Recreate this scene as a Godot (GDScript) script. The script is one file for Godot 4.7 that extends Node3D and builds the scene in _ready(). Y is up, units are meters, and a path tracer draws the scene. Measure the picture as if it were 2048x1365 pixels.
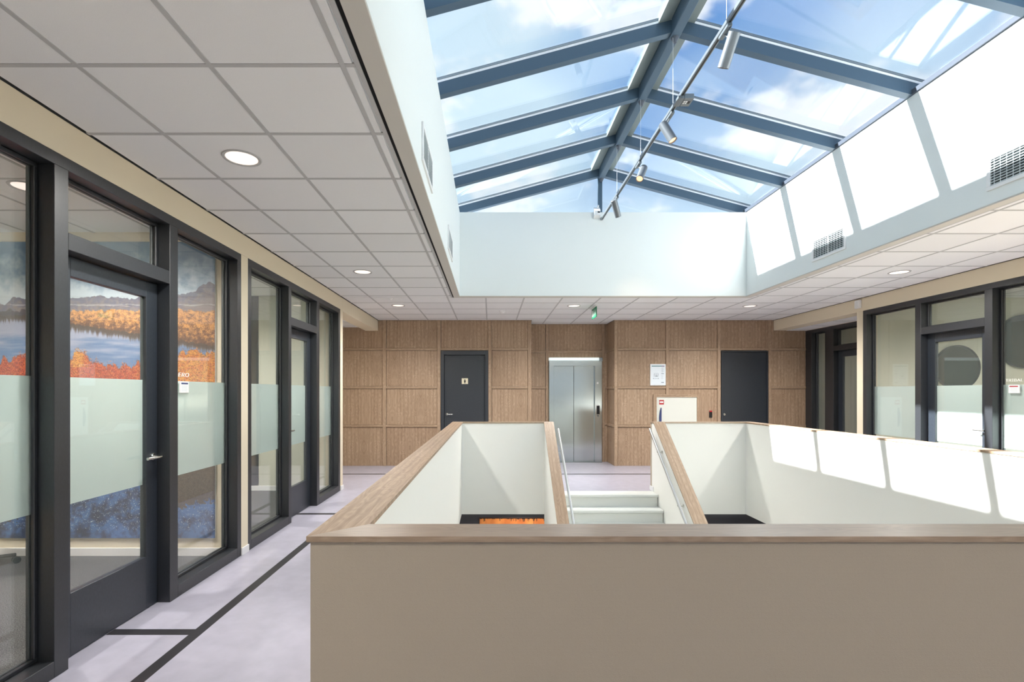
extends Node3D
# Metres, y up, floor of this storey at y = 0, the camera looks along -z. "d" below is the distance in front of the camera (z = -d).

const EYE := 1.53
const F := 990.0          # focal length in pixels of the 2048 x 1365 frame
const SUN_DIR := Vector3(1.0, -0.852, 0.188)
var M := {}
var taken := {}


# ---------------------------------------------------------------- mesh builder
class B:
	var v := PackedVector3Array()
	var n := PackedVector3Array()
	var uv := PackedVector2Array()

	func tri(a: Vector3, b: Vector3, c: Vector3, na: Vector3, nb: Vector3, nc: Vector3, ua := Vector2.ZERO, ub := Vector2.ZERO, uc := Vector2.ZERO) -> void:
		if (b - a).cross(c - a).dot(na + nb + nc) > 0.0:
			v.append_array([a, c, b]); n.append_array([na, nc, nb]); uv.append_array([ua, uc, ub])
		else:
			v.append_array([a, b, c]); n.append_array([na, nb, nc]); uv.append_array([ua, ub, uc])

	func quad(a: Vector3, b: Vector3, c: Vector3, d: Vector3, nn: Vector3, u0 := Vector2(0, 1), u1 := Vector2(1, 1), u2 := Vector2(1, 0), u3 := Vector2(0, 0)) -> void:
		tri(a, b, c, nn, nn, nn, u0, u1, u2)
		tri(a, c, d, nn, nn, nn, u0, u2, u3)

	func box(lo: Vector3, hi: Vector3, bev := 0.0) -> void:
		var c := (lo + hi) * 0.5
		var h := (hi - lo) * 0.5
		var b: float = minf(bev, minf(h.x, minf(h.y, h.z)) * 0.6)
		var ax := [Vector3.RIGHT, Vector3.UP, Vector3.BACK]
		for i in 3:
			var j := (i + 1) % 3
			var k := (i + 2) % 3
			for s in [-1.0, 1.0]:
				var nn: Vector3 = ax[i] * s
				var o: Vector3 = c + nn * h[i]
				var p: Vector3 = ax[j] * (h[j] - b)
				var q: Vector3 = ax[k] * (h[k] - b)
				quad(o - p - q, o + p - q, o + p + q, o - p + q, nn)
		if b <= 0.0:
			return
		for i in 3:
			var j := (i + 1) % 3
			var k := (i + 2) % 3
			for s in [-1.0, 1.0]:
				for t in [-1.0, 1.0]:
					var nn: Vector3 = (ax[j] * s + ax[k] * t).normalized()
					var e: Vector3 = ax[i] * (h[i] - b)
					var p: Vector3 = c + ax[j] * s * h[j] + ax[k] * t * (h[k] - b)
					var q: Vector3 = c + ax[j] * s * (h[j] - b) + ax[k] * t * h[k]
					quad(p - e, p + e, q + e, q - e, nn)
		for s in [-1.0, 1.0]:
			for t in [-1.0, 1.0]:
				for w in [-1.0, 1.0]:
					var g := Vector3(s, t, w)
					var nn := g.normalized()
					tri(c + g * Vector3(h.x, h.y - b, h.z - b), c + g * Vector3(h.x - b, h.y, h.z - b), c + g * Vector3(h.x - b, h.y - b, h.z), nn, nn, nn)

	# a flat polygon (points in a plane) drawn out along the third axis; axis 0: points are (d, y) and it runs in x; axis 2: points are (x, y) and it runs in d
	func prism(poly: PackedVector2Array, axis: int, lo: float, hi: float) -> void:
		var at := func(p: Vector2, t: float) -> Vector3: return Vector3(t, p.y, -p.x) if axis == 0 else (Vector3(p.x, t, -p.y) if axis == 1 else Vector3(p.x, p.y, -t))
		var side := (at.call(Vector2.ZERO, hi) - at.call(Vector2.ZERO, lo)).normalized() as Vector3
		var idx := Geometry2D.triangulate_polygon(poly)
		for i in range(0, idx.size(), 3):
			tri(at.call(poly[idx[i]], lo), at.call(poly[idx[i + 1]], lo), at.call(poly[idx[i + 2]], lo), -side, -side, -side)
			tri(at.call(poly[idx[i]], hi), at.call(poly[idx[i + 1]], hi), at.call(poly[idx[i + 2]], hi), side, side, side)
		var area := 0.0
		for i in poly.size():
			area += poly[i].cross(poly[(i + 1) % poly.size()])
		for i in poly.size():
			var p := poly[i]
			var q := poly[(i + 1) % poly.size()]
			var e := (q - p).normalized()
			var o2 := Vector2(e.y, -e.x) * signf(area)
			var nn: Vector3 = at.call(o2, 0.0)
			quad(at.call(p, lo), at.call(q, lo), at.call(q, hi), at.call(p, hi), nn)

	# profile: (radius, height) pairs turned about the axis through base along dir
	func lathe(profile: Array, base: Vector3, dir: Vector3, seg := 24) -> void:
		var y := dir.normalized()
		var x := y.cross(Vector3.RIGHT if absf(y.x) < 0.8 else Vector3.UP).normalized()
		var z := x.cross(y)
		for i in profile.size() - 1:
			var a: Vector2 = profile[i]
			var b: Vector2 = profile[i + 1]
			var e := b - a
			if e.length() < 1e-7:
				continue
			var pn := Vector2(e.y, -e.x).normalized()
			for k in seg:
				var r0 := x * cos(TAU * k / seg) + z * sin(TAU * k / seg)
				var r1 := x * cos(TAU * (k + 1) / seg) + z * sin(TAU * (k + 1) / seg)
				var n0 := (r0 * pn.x + y * pn.y).normalized()
				var n1 := (r1 * pn.x + y * pn.y).normalized()
				var p0 := base + r0 * a.x + y * a.y
				var p1 := base + r1 * a.x + y * a.y
				var q0 := base + r0 * b.x + y * b.y
				var q1 := base + r1 * b.x + y * b.y
				if a.x > 1e-6:
					tri(p0, p1, q1, n0, n1, n1)
				if b.x > 1e-6:
					tri(p0, q1, q0, n0, n1, n0)

	func rod(a: Vector3, b: Vector3, r: float, seg := 16) -> void:
		var l := a.distance_to(b)
		var c := minf(r * 0.2, l * 0.2)
		lathe([Vector2(0, 0), Vector2(r - c, 0), Vector2(r, c), Vector2(r, l - c), Vector2(r - c, l), Vector2(0, l)], a, b - a, seg)

	func mesh() -> ArrayMesh:
		var a := []
		a.resize(Mesh.ARRAY_MAX)
		a[Mesh.ARRAY_VERTEX] = v
		a[Mesh.ARRAY_NORMAL] = n
		a[Mesh.ARRAY_TEX_UV] = uv
		var m := ArrayMesh.new()
		m.add_surface_from_arrays(Mesh.PRIMITIVE_TRIANGLES, a)
		return m


# ---------------------------------------------------------------- scene helpers
func free_name(called: String) -> String:
	taken[called] = taken.get(called, -1) + 1
	return called if taken[called] == 0 else "%s_%03d" % [called, taken[called]]


func thing(called: String, label: String, category: String, at := Vector3.ZERO, kind := "", group := "") -> Node3D:
	var o := Node3D.new()
	o.name = free_name(called)
	add_child(o, true)
	o.position = at
	o.set_meta("label", label)
	o.set_meta("category", category)
	if kind: o.set_meta("kind", kind)
	if group: o.set_meta("group", group)
	return o


func base_of(p: Node3D) -> Vector3:
	var t := Vector3.ZERO
	var q: Node = p
	while q != self and q is Node3D:
		t += q.position
		q = q.get_parent()
	return t


func put(p: Node3D, called: String, b: B, m: Material, at := Vector3.ZERO) -> MeshInstance3D:   # b in world metres about "at"
	var o := MeshInstance3D.new()
	o.name = called
	o.mesh = b.mesh()
	o.material_override = m
	o.position = at - base_of(p)
	p.add_child(o, true)
	return o


func bx(p: Node3D, called: String, m: Material, x0: float, x1: float, y0: float, y1: float, d0: float, d1: float, bev := 0.002) -> MeshInstance3D:
	var c := Vector3((x0 + x1) / 2, (y0 + y1) / 2, -(d0 + d1) / 2)
	var h := Vector3(absf(x1 - x0), absf(y1 - y0), absf(d1 - d0)) / 2
	var b := B.new()
	b.box(-h, h, bev)
	return put(p, called, b, m, c)


func rods(p: Node3D, called: String, m: Material, list: Array) -> MeshInstance3D:
	var b := B.new()
	for r in list:
		b.rod(r[0], r[1], r[2])
	return put(p, called, b, m)


func W(x: float, y: float, d: float) -> Vector3:
	return Vector3(x, y, -d)


func solid(col: Color, rough := 0.8, metal := 0.0, spec := 0.5) -> StandardMaterial3D:
	var m := StandardMaterial3D.new()
	m.albedo_color = col
	m.roughness = rough
	m.metallic = metal
	m.metallic_specular = spec
	return m


func noise(freq: float, octaves := 4, s := 1) -> FastNoiseLite:
	var f := FastNoiseLite.new()
	f.noise_type = FastNoiseLite.TYPE_SIMPLEX
	f.frequency = freq
	f.fractal_octaves = octaves
	f.seed = s
	return f


func noise_map(freq: float, lo: float, hi: float, normal := false, s := 1, strength := 4.0) -> NoiseTexture2D:
	var t := NoiseTexture2D.new()
	t.width = 512
	t.height = 512
	t.seamless = true
	t.noise = noise(freq, 4, s)
	if normal:
		t.as_normal_map = true
		t.bump_strength = strength
	else:
		var g := Gradient.new()
		g.set_color(0, Color(lo, lo, lo))
		g.set_color(1, Color(hi, hi, hi))
		t.color_ramp = g
	return t


func triplanar(m: StandardMaterial3D, scale: Vector3, offset := Vector3.ZERO) -> StandardMaterial3D:
	m.uv1_triplanar = true
	m.uv1_world_triplanar = true
	m.uv1_scale = scale
	m.uv1_offset = offset
	m.uv1_triplanar_sharpness = 8.0
	return m


func wood_image(across: bool) -> Image:
	var w := 1024
	var h := 1024
	var fine := noise(0.16, 2, 11)
	var band := noise(0.012, 3, 5)
	var warp := noise(0.006, 2, 8)
	var data := PackedByteArray()
	data.resize(w * h * 3)
	for y in h:
		for x in w:
			var a: float = pingpong(x, w / 2.0)
			var l: float = pingpong(y, h / 2.0)
			var k := sin((a * 0.030 + warp.get_noise_2d(a * 0.9, l * 0.30) * 5.5) * 3.0)
			var t := 0.55 + 0.10 * k + 0.16 * fine.get_noise_2d(a * 1.2, l * 0.03) + 0.22 * band.get_noise_2d(a * 1.5, l * 0.06)
			var pore := fine.get_noise_2d(a * 1.9 + 300.0, l * 0.05)
			if pore > 0.34:
				t -= 0.12
			t = clampf(t, 0.0, 1.0)
			var c := Color(0.66, 0.60, 0.54).lerp(Color(1.0, 0.985, 0.96), t)
			var i := (x * w + y if across else y * w + x) * 3
			data[i] = int(c.r * 255)
			data[i + 1] = int(c.g * 255)
			data[i + 2] = int(c.b * 255)
	return Image.create_from_data(w, h, false, Image.FORMAT_RGB8, data)


func weave_map() -> ImageTexture:      # staggered short threads of a woven wall covering, 25 cm to a tile
	var im := Image.create(512, 512, false, Image.FORMAT_RGBA8)
	var nz := noise(0.03, 3, 61)
	for y in 512:
		var row := y / 8
		for x in 512:
			var u := fposmod(x + row * 11.0, 32.0) / 32.0
			var v := (y % 8) / 8.0
			var hgt := sin(PI * u) * sin(PI * v)
			var amp := clampf(0.45 + 0.8 * nz.get_noise_2d(x, y), 0.1, 1.0)
			var g := clampf(0.35 + 0.6 * hgt * amp, 0.0, 1.0)
			im.set_pixel(x, y, Color(g, g, g))
	im.bump_map_to_normal_map(5.0)
	return ImageTexture.create_from_image(im)


func materials() -> void:
	M.paint_white = solid(Color(0.908, 0.926, 0.922), 0.75)
	M.soffit = solid(Color(0.79, 0.775, 0.745), 0.8)
	M.paint_cream = solid(Color(0.925, 0.925, 0.905), 0.75)
	M.paint_beige = solid(Color(0.885, 0.84, 0.745), 0.8)
	M.paint_taupe = triplanar(solid(Color(0.685, 0.64, 0.575), 0.8), Vector3(4, 4, 4))
	M.paint_taupe.normal_enabled = true
	M.paint_taupe.normal_texture = weave_map()
	M.paint_taupe.normal_scale = 0.35
	M.room_wall = solid(Color(0.82, 0.82, 0.75), 0.8)
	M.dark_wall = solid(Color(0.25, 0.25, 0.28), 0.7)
	M.slab = solid(Color(0.5, 0.5, 0.5), 0.9)
	M.black_gap = solid(Color(0.05, 0.05, 0.05), 0.9)
	var tone := noise_map(0.02, 0.94, 1.0, false, 7)
	M.floor = triplanar(solid(Color(0.685, 0.675, 0.73), 0.32), Vector3(0.5, 0.5, 0.5))
	M.floor.albedo_texture = tone
	M.stripe = solid(Color(0.17, 0.165, 0.18), 0.4)
	M.terrazzo = triplanar(solid(Color(0.93, 0.94, 0.92), 0.4), Vector3(6, 6, 6))
	M.terrazzo.albedo_texture = noise_map(0.12, 0.86, 1.0, false, 9)
	M.carpet = triplanar(solid(Color(0.60, 0.59, 0.58), 0.95), Vector3(0.9, 0.9, 0.9))
	M.carpet.albedo_texture = noise_map(0.25, 0.2, 1.0, false, 12)
	M.carpet.normal_enabled = true
	M.carpet.normal_texture = noise_map(0.3, 0, 1, true, 13, 6.0)
	var speck := noise_map(0.25, 0.95, 1.0, false, 14)
	for i in 3:
		var c := 0.925 + 0.010 * i
		M["tile%d" % i] = triplanar(solid(Color(c, c * 1.0, c * 1.0), 0.9), Vector3(2, 2, 2), Vector3(0.3 * i, 0, 0.2 * i))
		M["tile%d" % i].albedo_texture = speck
	M.runner = solid(Color(0.72, 0.72, 0.72), 0.6)
	M.trim_white = solid(Color(0.92, 0.92, 0.92), 0.5)
	# dark stained timber of the glazed partitions
	M.frame = triplanar(solid(Color(0.145, 0.158, 0.178), 0.42, 0.0, 0.66), Vector3(3, 1, 3))
	M.frame.albedo_texture = noise_map(0.05, 0.8, 1.0, false, 21)
	M.leaf = triplanar(solid(Color(0.165, 0.19, 0.225), 0.38, 0.0, 0.65), Vector3(2, 1, 2))
	M.leaf.albedo_texture = M.frame.albedo_texture
	# oak
	var grain_v := ImageTexture.create_from_image(wood_image(false))
	var grain_h := ImageTexture.create_from_image(wood_image(true))
	for i in 5:
		M["oak%d" % i] = triplanar(solid(Color(0.775, 0.69, 0.605).lerp(Color(0.755, 0.665, 0.58), i / 4.0), 0.55), Vector3(0.85, 0.85, 0.85), Vector3(0.23 * i, 0.17 * i, 0))
		M["oak%d" % i].albedo_texture = grain_v
	M.oak_edge = triplanar(solid(Color(0.775, 0.69, 0.605), 0.55), Vector3(0.85, 0.85, 0.85), Vector3(0.4, 0.4, 0.4))
	M.oak_edge.albedo_texture = grain_v
	M.oak_edge_h = triplanar(solid(Color(0.775, 0.69, 0.605), 0.55), Vector3(0.85, 0.85, 0.85), Vector3(0.4, 0.4, 0.4))
	M.oak_edge_h.albedo_texture = grain_h
	M.cap_long = triplanar(solid(Color(0.75, 0.665, 0.58), 0.48), Vector3(1.25, 1.25, 0.8))
	M.cap_long.albedo_texture = grain_v
	M.cap_cross = triplanar(solid(Color(0.72, 0.645, 0.565), 0.42, 0.0, 0.62), Vector3(0.8, 1.25, 1.25))
	M.cap_cross.albedo_texture = grain_h
	M.cap_cross.clearcoat_enabled = true
	M.cap_cross.clearcoat = 0.7
	M.cap_cross.clearcoat_roughness = 0.3
	# metals
	M.steel = solid(Color(0.74, 0.765, 0.765), 0.16, 1.0)
	M.steel_dark = solid(Color(0.55, 0.57, 0.58), 0.35, 1.0)
	M.chrome = solid(Color(0.82, 0.82, 0.80), 0.22, 1.0)
	M.satin = solid(Color(0.74, 0.745, 0.74), 0.36, 0.9)
	M.rafter = solid(Color(0.275, 0.36, 0.435), 0.45)
	M.rafter_edge = solid(Color(0.93, 0.94, 0.96), 0.4)
	M.rafter_cap = solid(Color(0.28, 0.31, 0.36), 0.5)
	M.ridge_plate = solid(Color(0.55, 0.60, 0.60), 0.5)
	M.track = solid(Color(0.50, 0.53, 0.55), 0.35, 0.7)
	M.spot = solid(Color(0.44, 0.46, 0.48), 0.34, 0.5)
	M.louver = solid(Color(0.84, 0.87, 0.88), 0.4)
	M.duct = solid(Color(0.33, 0.37, 0.38), 0.8)
	# glass
	M.glass = solid(Color(0.80, 0.86, 0.84, 0.05), 0.0)
	M.glass.transparency = BaseMaterial3D.TRANSPARENCY_ALPHA
	M.roof_glass = solid(Color(0.72, 0.85, 0.88, 0.07), 0.0)
	M.roof_glass.transparency = BaseMaterial3D.TRANSPARENCY_ALPHA
	M.film = solid(Color(0.815, 0.86, 0.845), 0.3)
	M.film.backlight_enabled = true
	M.film.backlight = Color(0.7, 0.75, 0.73)
	M.plastic_white = solid(Color(0.93, 0.93, 0.93), 0.4)
	M.plastic_black = solid(Color(0.06, 0.065, 0.07), 0.35)
	M.red = solid(Color(0.68, 0.10, 0.14), 0.5)
	M.blue = solid(Color(0.16, 0.22, 0.42), 0.4)
	M.cabinet = solid(Color(0.86, 0.87, 0.84), 0.45)
	M.cream_sign = solid(Color(0.90, 0.87, 0.76), 0.5)
	M.green = solid(Color(0.02, 0.48, 0.33), 0.5)
	M.moss = triplanar(solid(Color(0.22, 0.24, 0.13), 0.95), Vector3(3, 3, 3))
	M.moss.albedo_texture = noise_map(0.05, 0.3, 1.0, false, 31)
	M.moss.normal_enabled = true
	M.moss.normal_texture = noise_map(0.15, 0, 1, true, 32, 12.0)
	M.letter = solid(Color(0.95, 0.95, 0.93), 0.5)
	M.letter.emission_enabled = false
	M.lamp = solid(Color(1, 0.96, 0.92), 0.5)
	M.lamp.emission_enabled = true
	M.lamp.emission = Color(1.0, 0.93, 0.88)
	M.lamp.emission_energy_multiplier = 0.86
	M.lamp_warm = solid(Color(1, 0.8, 0.65), 0.5)
	M.lamp_warm.emission_enabled = true
	M.lamp_warm.emission = Color(1.0, 0.78, 0.60)
	M.lamp_warm.emission_energy_multiplier = 1.1
	M.lift_glow = solid(Color(0.9, 0.95, 0.95), 0.4)
	M.lift_glow.emission_enabled = true
	M.lift_glow.emission = Color(0.95, 1.0, 1.0)
	M.lift_glow.emission_energy_multiplier = 0.5


# ---------------------------------------------------------------- sky
func sky_texture() -> ImageTexture:
	var w := 2048
	var h := 1024
	var puff := noise(1.55, 7, 41)
	puff.fractal_gain = 0.58
	var veil := noise(0.9, 3, 18)
	var data := PackedFloat32Array()
	data.resize(w * h * 3)
	for y in h:
		var el := (0.5 - (y + 0.5) / h) * PI
		for x in w:
			var c := Color(0.42, 0.45, 0.46)
			if el > 0.0:
				var az := ((x + 0.5) / w - 0.5) * TAU
				var dir := Vector3(sin(az) * cos(el), sin(el), -cos(az) * cos(el))
				var p := dir * Vector3(1.0, 1.35, 1.0) * 1.6 + Vector3(-15.65389, 9.069603, 13.16689)
				var haze := clampf(0.55 + 1.1 * veil.get_noise_3dv(p) + 0.9 * (0.58 - dir.y), 0.0, 1.0)
				c = Color(0.10, 0.27, 0.66).lerp(Color(0.60, 0.76, 0.90), haze)
				var q := puff.get_noise_3dv(p * Vector3(1.0, 1.5, 1.0)) + 0.32 * veil.get_noise_3dv(p + Vector3(3, 1, 2))
				var cl := smoothstep(0.09, 0.42, q)
				c = c.lerp(Color(0.98, 1.0, 1.03), cl * 0.85)
			var i := (y * w + x) * 3
			data[i] = c.r
			data[i + 1] = c.g
			data[i + 2] = c.b
	return ImageTexture.create_from_image(Image.create_from_data(w, h, false, Image.FORMAT_RGBF, data.to_byte_array()))


func _ready() -> void:
	# camera: level, with the lens shifted up and to the side
	var cam := Camera3D.new()
	cam.name = "camera"
	cam.position = Vector3(0, EYE, 0)
	cam.projection = Camera3D.PROJECTION_FRUSTUM
	cam.near = 0.05
	cam.far = 200.0
	cam.size = 2.0 * cam.near * 682.5 / F
	cam.frustum_offset = Vector2(43.5, 102.5) / F * cam.near
	cam.current = true
	add_child(cam)
	# sky
	var env := Environment.new()
	env.background_mode = Environment.BG_SKY
	env.sky = Sky.new()
	var sm := PanoramaSkyMaterial.new()
	sm.panorama = sky_texture()
	sm.energy_multiplier = 1.05
	env.sky.sky_material = sm
	env.tonemap_mode = Environment.TONE_MAPPER_LINEAR
	env.tonemap_exposure = 1.13
	env.sdfgi_enabled = true
	env.ssao_enabled = true
	env.ssil_enabled = true
	var we := WorldEnvironment.new()
	we.name = "world_environment"
	we.environment = env
	add_child(we)
	# sun
	var sun := DirectionalLight3D.new()
	sun.name = "sun"
	add_child(sun)
	sun.look_at_from_position(Vector3(-20, 20, 0), Vector3(-20, 20, 0) + SUN_DIR, Vector3.UP)
	sun.light_energy = 10.0
	sun.light_color = Color(0.985, 1.0, 1.0)
	sun.light_angular_distance = 0.6
	sun.shadow_enabled = true
	sun.sky_mode = DirectionalLight3D.SKY_MODE_LIGHT_ONLY

	materials()
	shell()
	ceilings()
	back_wall()
	skylight()
	partitions()
	stairwell()
	rooms()
	track_lights()
	fittings()


# ---------------------------------------------------------------- floors and walls
func shell() -> void:
	var fl := thing("floor", "lilac grey vinyl floor with black inlaid stripes round the stairwell", "floor", Vector3.ZERO, "structure")
	bx(fl, "vinyl_sheet", M.floor, -2.48, -0.51, -0.35, 0.0, -2.6, 10.95, 0)
	bx(fl, "vinyl_sheet", M.floor, -0.51, 4.01, -0.35, 0.0, -2.6, 1.66, 0)
	bx(fl, "vinyl_sheet", M.floor, -0.51, 4.01, -0.35, 0.0, 7.665, 10.95, 0)
	bx(fl, "vinyl_sheet", M.floor, 4.01, 6.03, -0.35, 0.0, -2.6, 7.88, 0)
	bx(fl, "vinyl_sheet", M.floor, 4.01, 6.70, -0.35, 0.0, 7.88, 10.95, 0)
	bx(fl, "vinyl_sheet", M.floor, -3.62, -2.48, -0.35, 0.0, 7.78, 10.95, 0)
	var s := 0.0012
	bx(fl, "floor_stripe", M.stripe, -1.90, -1.826, -0.004, s, -2.6, 9.28, 0)
	for d in [0.18, 3.155, 6.22]:
		bx(fl, "floor_stripe", M.stripe, -2.42, -1.90, -0.004, s, d - 0.037, d + 0.037, 0)
	bx(fl, "floor_stripe", M.stripe, -3.6, 6.54, -0.004, s, 9.205, 9.28, 0)
	bx(fl, "floor_stripe", M.stripe, 5.37, 5.444, -0.004, s, -2.6, 9.205, 0)

	# left wall with its piers, header over the glazing, and the beam past the last pier
	var wl := thing("wall_left", "beige wall above and between the left glazed partitions, with beam to the wood wall", "wall", Vector3(-2.33, 0, -4), "structure")
	bx(wl, "header", M.paint_beige, -2.56, -2.33, 2.822, 3.0195, -2.6, 7.82)
	bx(wl, "header_top", M.slab, -2.56, -2.36, 3.0195, 3.08, -2.6, 10.28, 0)
	bx(wl, "beam", M.paint_beige, -2.59, -2.33, 2.804, 3.0195, 7.82, 10.27)
	bx(wl, "pier", M.paint_beige, -2.56, -2.33, 0.0, 2.822, 4.632, 4.761)
	bx(wl, "pier", M.paint_beige, -2.56, -2.33, 0.0, 2.822, 7.69, 7.82)
	bx(wl, "pier", M.paint_beige, -2.56, -2.33, 0.0, 2.822, -2.6, 1.70)
	bx(wl, "skirting_block", M.trim_white, -2.33, -2.318, 0.0, 0.07, 4.63, 4.763)
	bx(wl, "skirting_block", M.trim_white, -2.33, -2.318, 0.0, 0.07, 7.70, 7.832)
	bx(wl, "skirting_block", M.trim_white, -2.56, -2.33, 0.0, 0.07, 7.82, 7.832)
	bx(wl, "alcove_wall", M.paint_beige, -3.75, -3.6, 0.0, 3.05, 7.70, 10.95)
	bx(wl, "alcove_wall", M.paint_beige, -3.6, -2.56, 0.0, 3.05, 7.705, 7.82)

	var wr := thing("wall_right", "beige wall above and between the right glazed partitions, with beam to the wood wall", "wall", Vector3(5.88, 0, -4), "structure")
	bx(wr, "header", M.paint_beige, 5.88, 6.11, 2.815, 3.0195, -2.6, 7.94)
	bx(wr, "header_top", M.slab, 5.91, 6.11, 3.0195, 3.08, -2.6, 10.28, 0)
	bx(wr, "beam", M.paint_beige, 5.88, 6.14, 2.81, 3.0195, 7.94, 10.27)
	bx(wr, "pier", M.paint_beige, 5.88, 6.11, 0.0, 2.815, 7.81, 7.94)
	bx(wr, "pier", M.paint_beige, 5.88, 6.11, 0.0, 2.815, 4.75, 4.88)
	bx(wr, "pier", M.paint_beige, 5.88, 6.11, 0.0, 2.815, -2.6, 4.70)
	bx(wr, "skirting_block", M.trim_white, 5.868, 5.88, 0.0, 0.07, 7.80, 7.952)
	bx(wr, "alcove_wall", M.paint_beige, 6.11, 6.56, 0.0, 3.05, 7.88, 7.94)
	bx(wr, "alcove_header", M.paint_beige, 6.546, 6.70, 2.80, 3.05, 7.94, 10.27)

	var wf := thing("wall_front", "plain beige end wall of the hall, facing the wood wall", "wall", Vector3(1.8, 0, 2.6), "structure")
	bx(wf, "plaster", M.paint_beige, -2.6, -1.4, -0.35, 3.4, -2.75, -2.6, 0)
	bx(wf, "plaster", M.paint_beige, 5.0, 6.2, -0.35, 3.4, -2.75, -2.6, 0)
	bx(wf, "plaster", M.paint_beige, -1.4, 5.0, -0.35, 0.85, -2.75, -2.6, 0)
	bx(wf, "plaster", M.paint_beige, -1.4, 5.0, 2.75, 3.4, -2.75, -2.6, 0)
	var wi := thing("window_8", "wide black framed window in the end wall behind the camera", "window", W(1.8, 0.85, -2.68), "structure")
	for x in [-1.4, 0.2, 1.8, 3.4, 4.94]:
		bx(wi, "mullion", M.frame, x, x + 0.06, 0.91, 2.69, -2.72, -2.64)
	bx(wi, "rail", M.frame, -1.4, 5.0, 0.85, 0.91, -2.72, -2.64)
	bx(wi, "rail", M.frame, -1.4, 5.0, 2.69, 2.75, -2.72, -2.64)
	for x in [-1.34, 0.26, 1.86, 3.46]:
		bx(wi, "glass_pane", M.glass, x, x + 1.48, 0.91, 2.69, -2.684, -2.676, 0)
	bx(wf, "skirting", M.trim_white, -2.33, 5.88, 0.0, 0.07, -2.6, -2.588)

	# the white shaft under the skylight
	var ws := thing("wall_shaft", "white plastered walls of the tall shaft under the glass roof", "wall", Vector3(1.75, 3.03, -4.7), "structure")
	bx(ws, "shaft_wall", M.paint_white, -0.66, -0.475, 3.03, 4.328, 1.55, 7.90, 0)
	bx(ws, "shaft_wall", M.paint_white, 3.98, 4.165, 3.03, 4.328, 1.55, 7.90, 0)
	bx(ws, "shaft_wall", M.paint_white, -0.475, 3.98, 3.03, 4.328, 7.69, 7.90, 0)
	bx(ws, "shaft_wall", M.paint_white, -0.475, 3.98, 3.03, 4.328, 1.55, 1.75, 0)
	bx(ws, "soffit", M.soffit, -0.572, -0.475, 3.016, 3.03, 1.647, 7.793)
	bx(ws, "soffit", M.soffit, 3.98, 4.080, 3.016, 3.03, 1.647, 7.793)
	bx(ws, "soffit", M.soffit, -0.475, 3.98, 3.016, 3.03, 7.69, 7.793)
	bx(ws, "soffit", M.soffit, -0.475, 3.98, 3.016, 3.03, 1.647, 1.75)


func tile_zone(p: Node3D, x0: float, x1: float, d0: float, d1: float, y := 3.024) -> void:
	var gx := 0.606
	var ox := -0.675
	var gd := 0.6
	var od := 2.26
	var t := 0.012
	var i0 := floori((x0 - ox) / gx)
	var i1 := ceili((x1 - ox) / gx)
	var j0 := floori((d0 - od) / gd)
	var j1 := ceili((d1 - od) / gd)
	for i in range(i0, i1):
		var a := maxf(x0, ox + gx * i)
		var b := minf(x1, ox + gx * (i + 1))
		if ox + gx * i > x0 + 0.001 and a < x1:
			bx(p, "ceiling_runner", M.runner, a - t, a + t, y - 0.003, y + 0.02, d0, d1, 0.001)
		if b - a < 0.02:
			continue
		for j in range(j0, j1):
			var e := maxf(d0, od + gd * j)
			var f := minf(d1, od + gd * (j + 1))
			if f - e < 0.02:
				continue
			bx(p, "ceiling_tile", M["tile%d" % posmod(i * 7 + j * 5 + i * j, 3)], a + t * 0.8, b - t * 0.8, y, y + 0.018, e + t * 0.8, f - t * 0.8, 0.003)
	for j in range(j0, j1):
		var e := od + gd * j
		if e > d0 + 0.001 and e < d1:
			bx(p, "ceiling_runner", M.runner, x0, x1, y - 0.0025, y + 0.02, e - t, e + t, 0.001)


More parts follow.
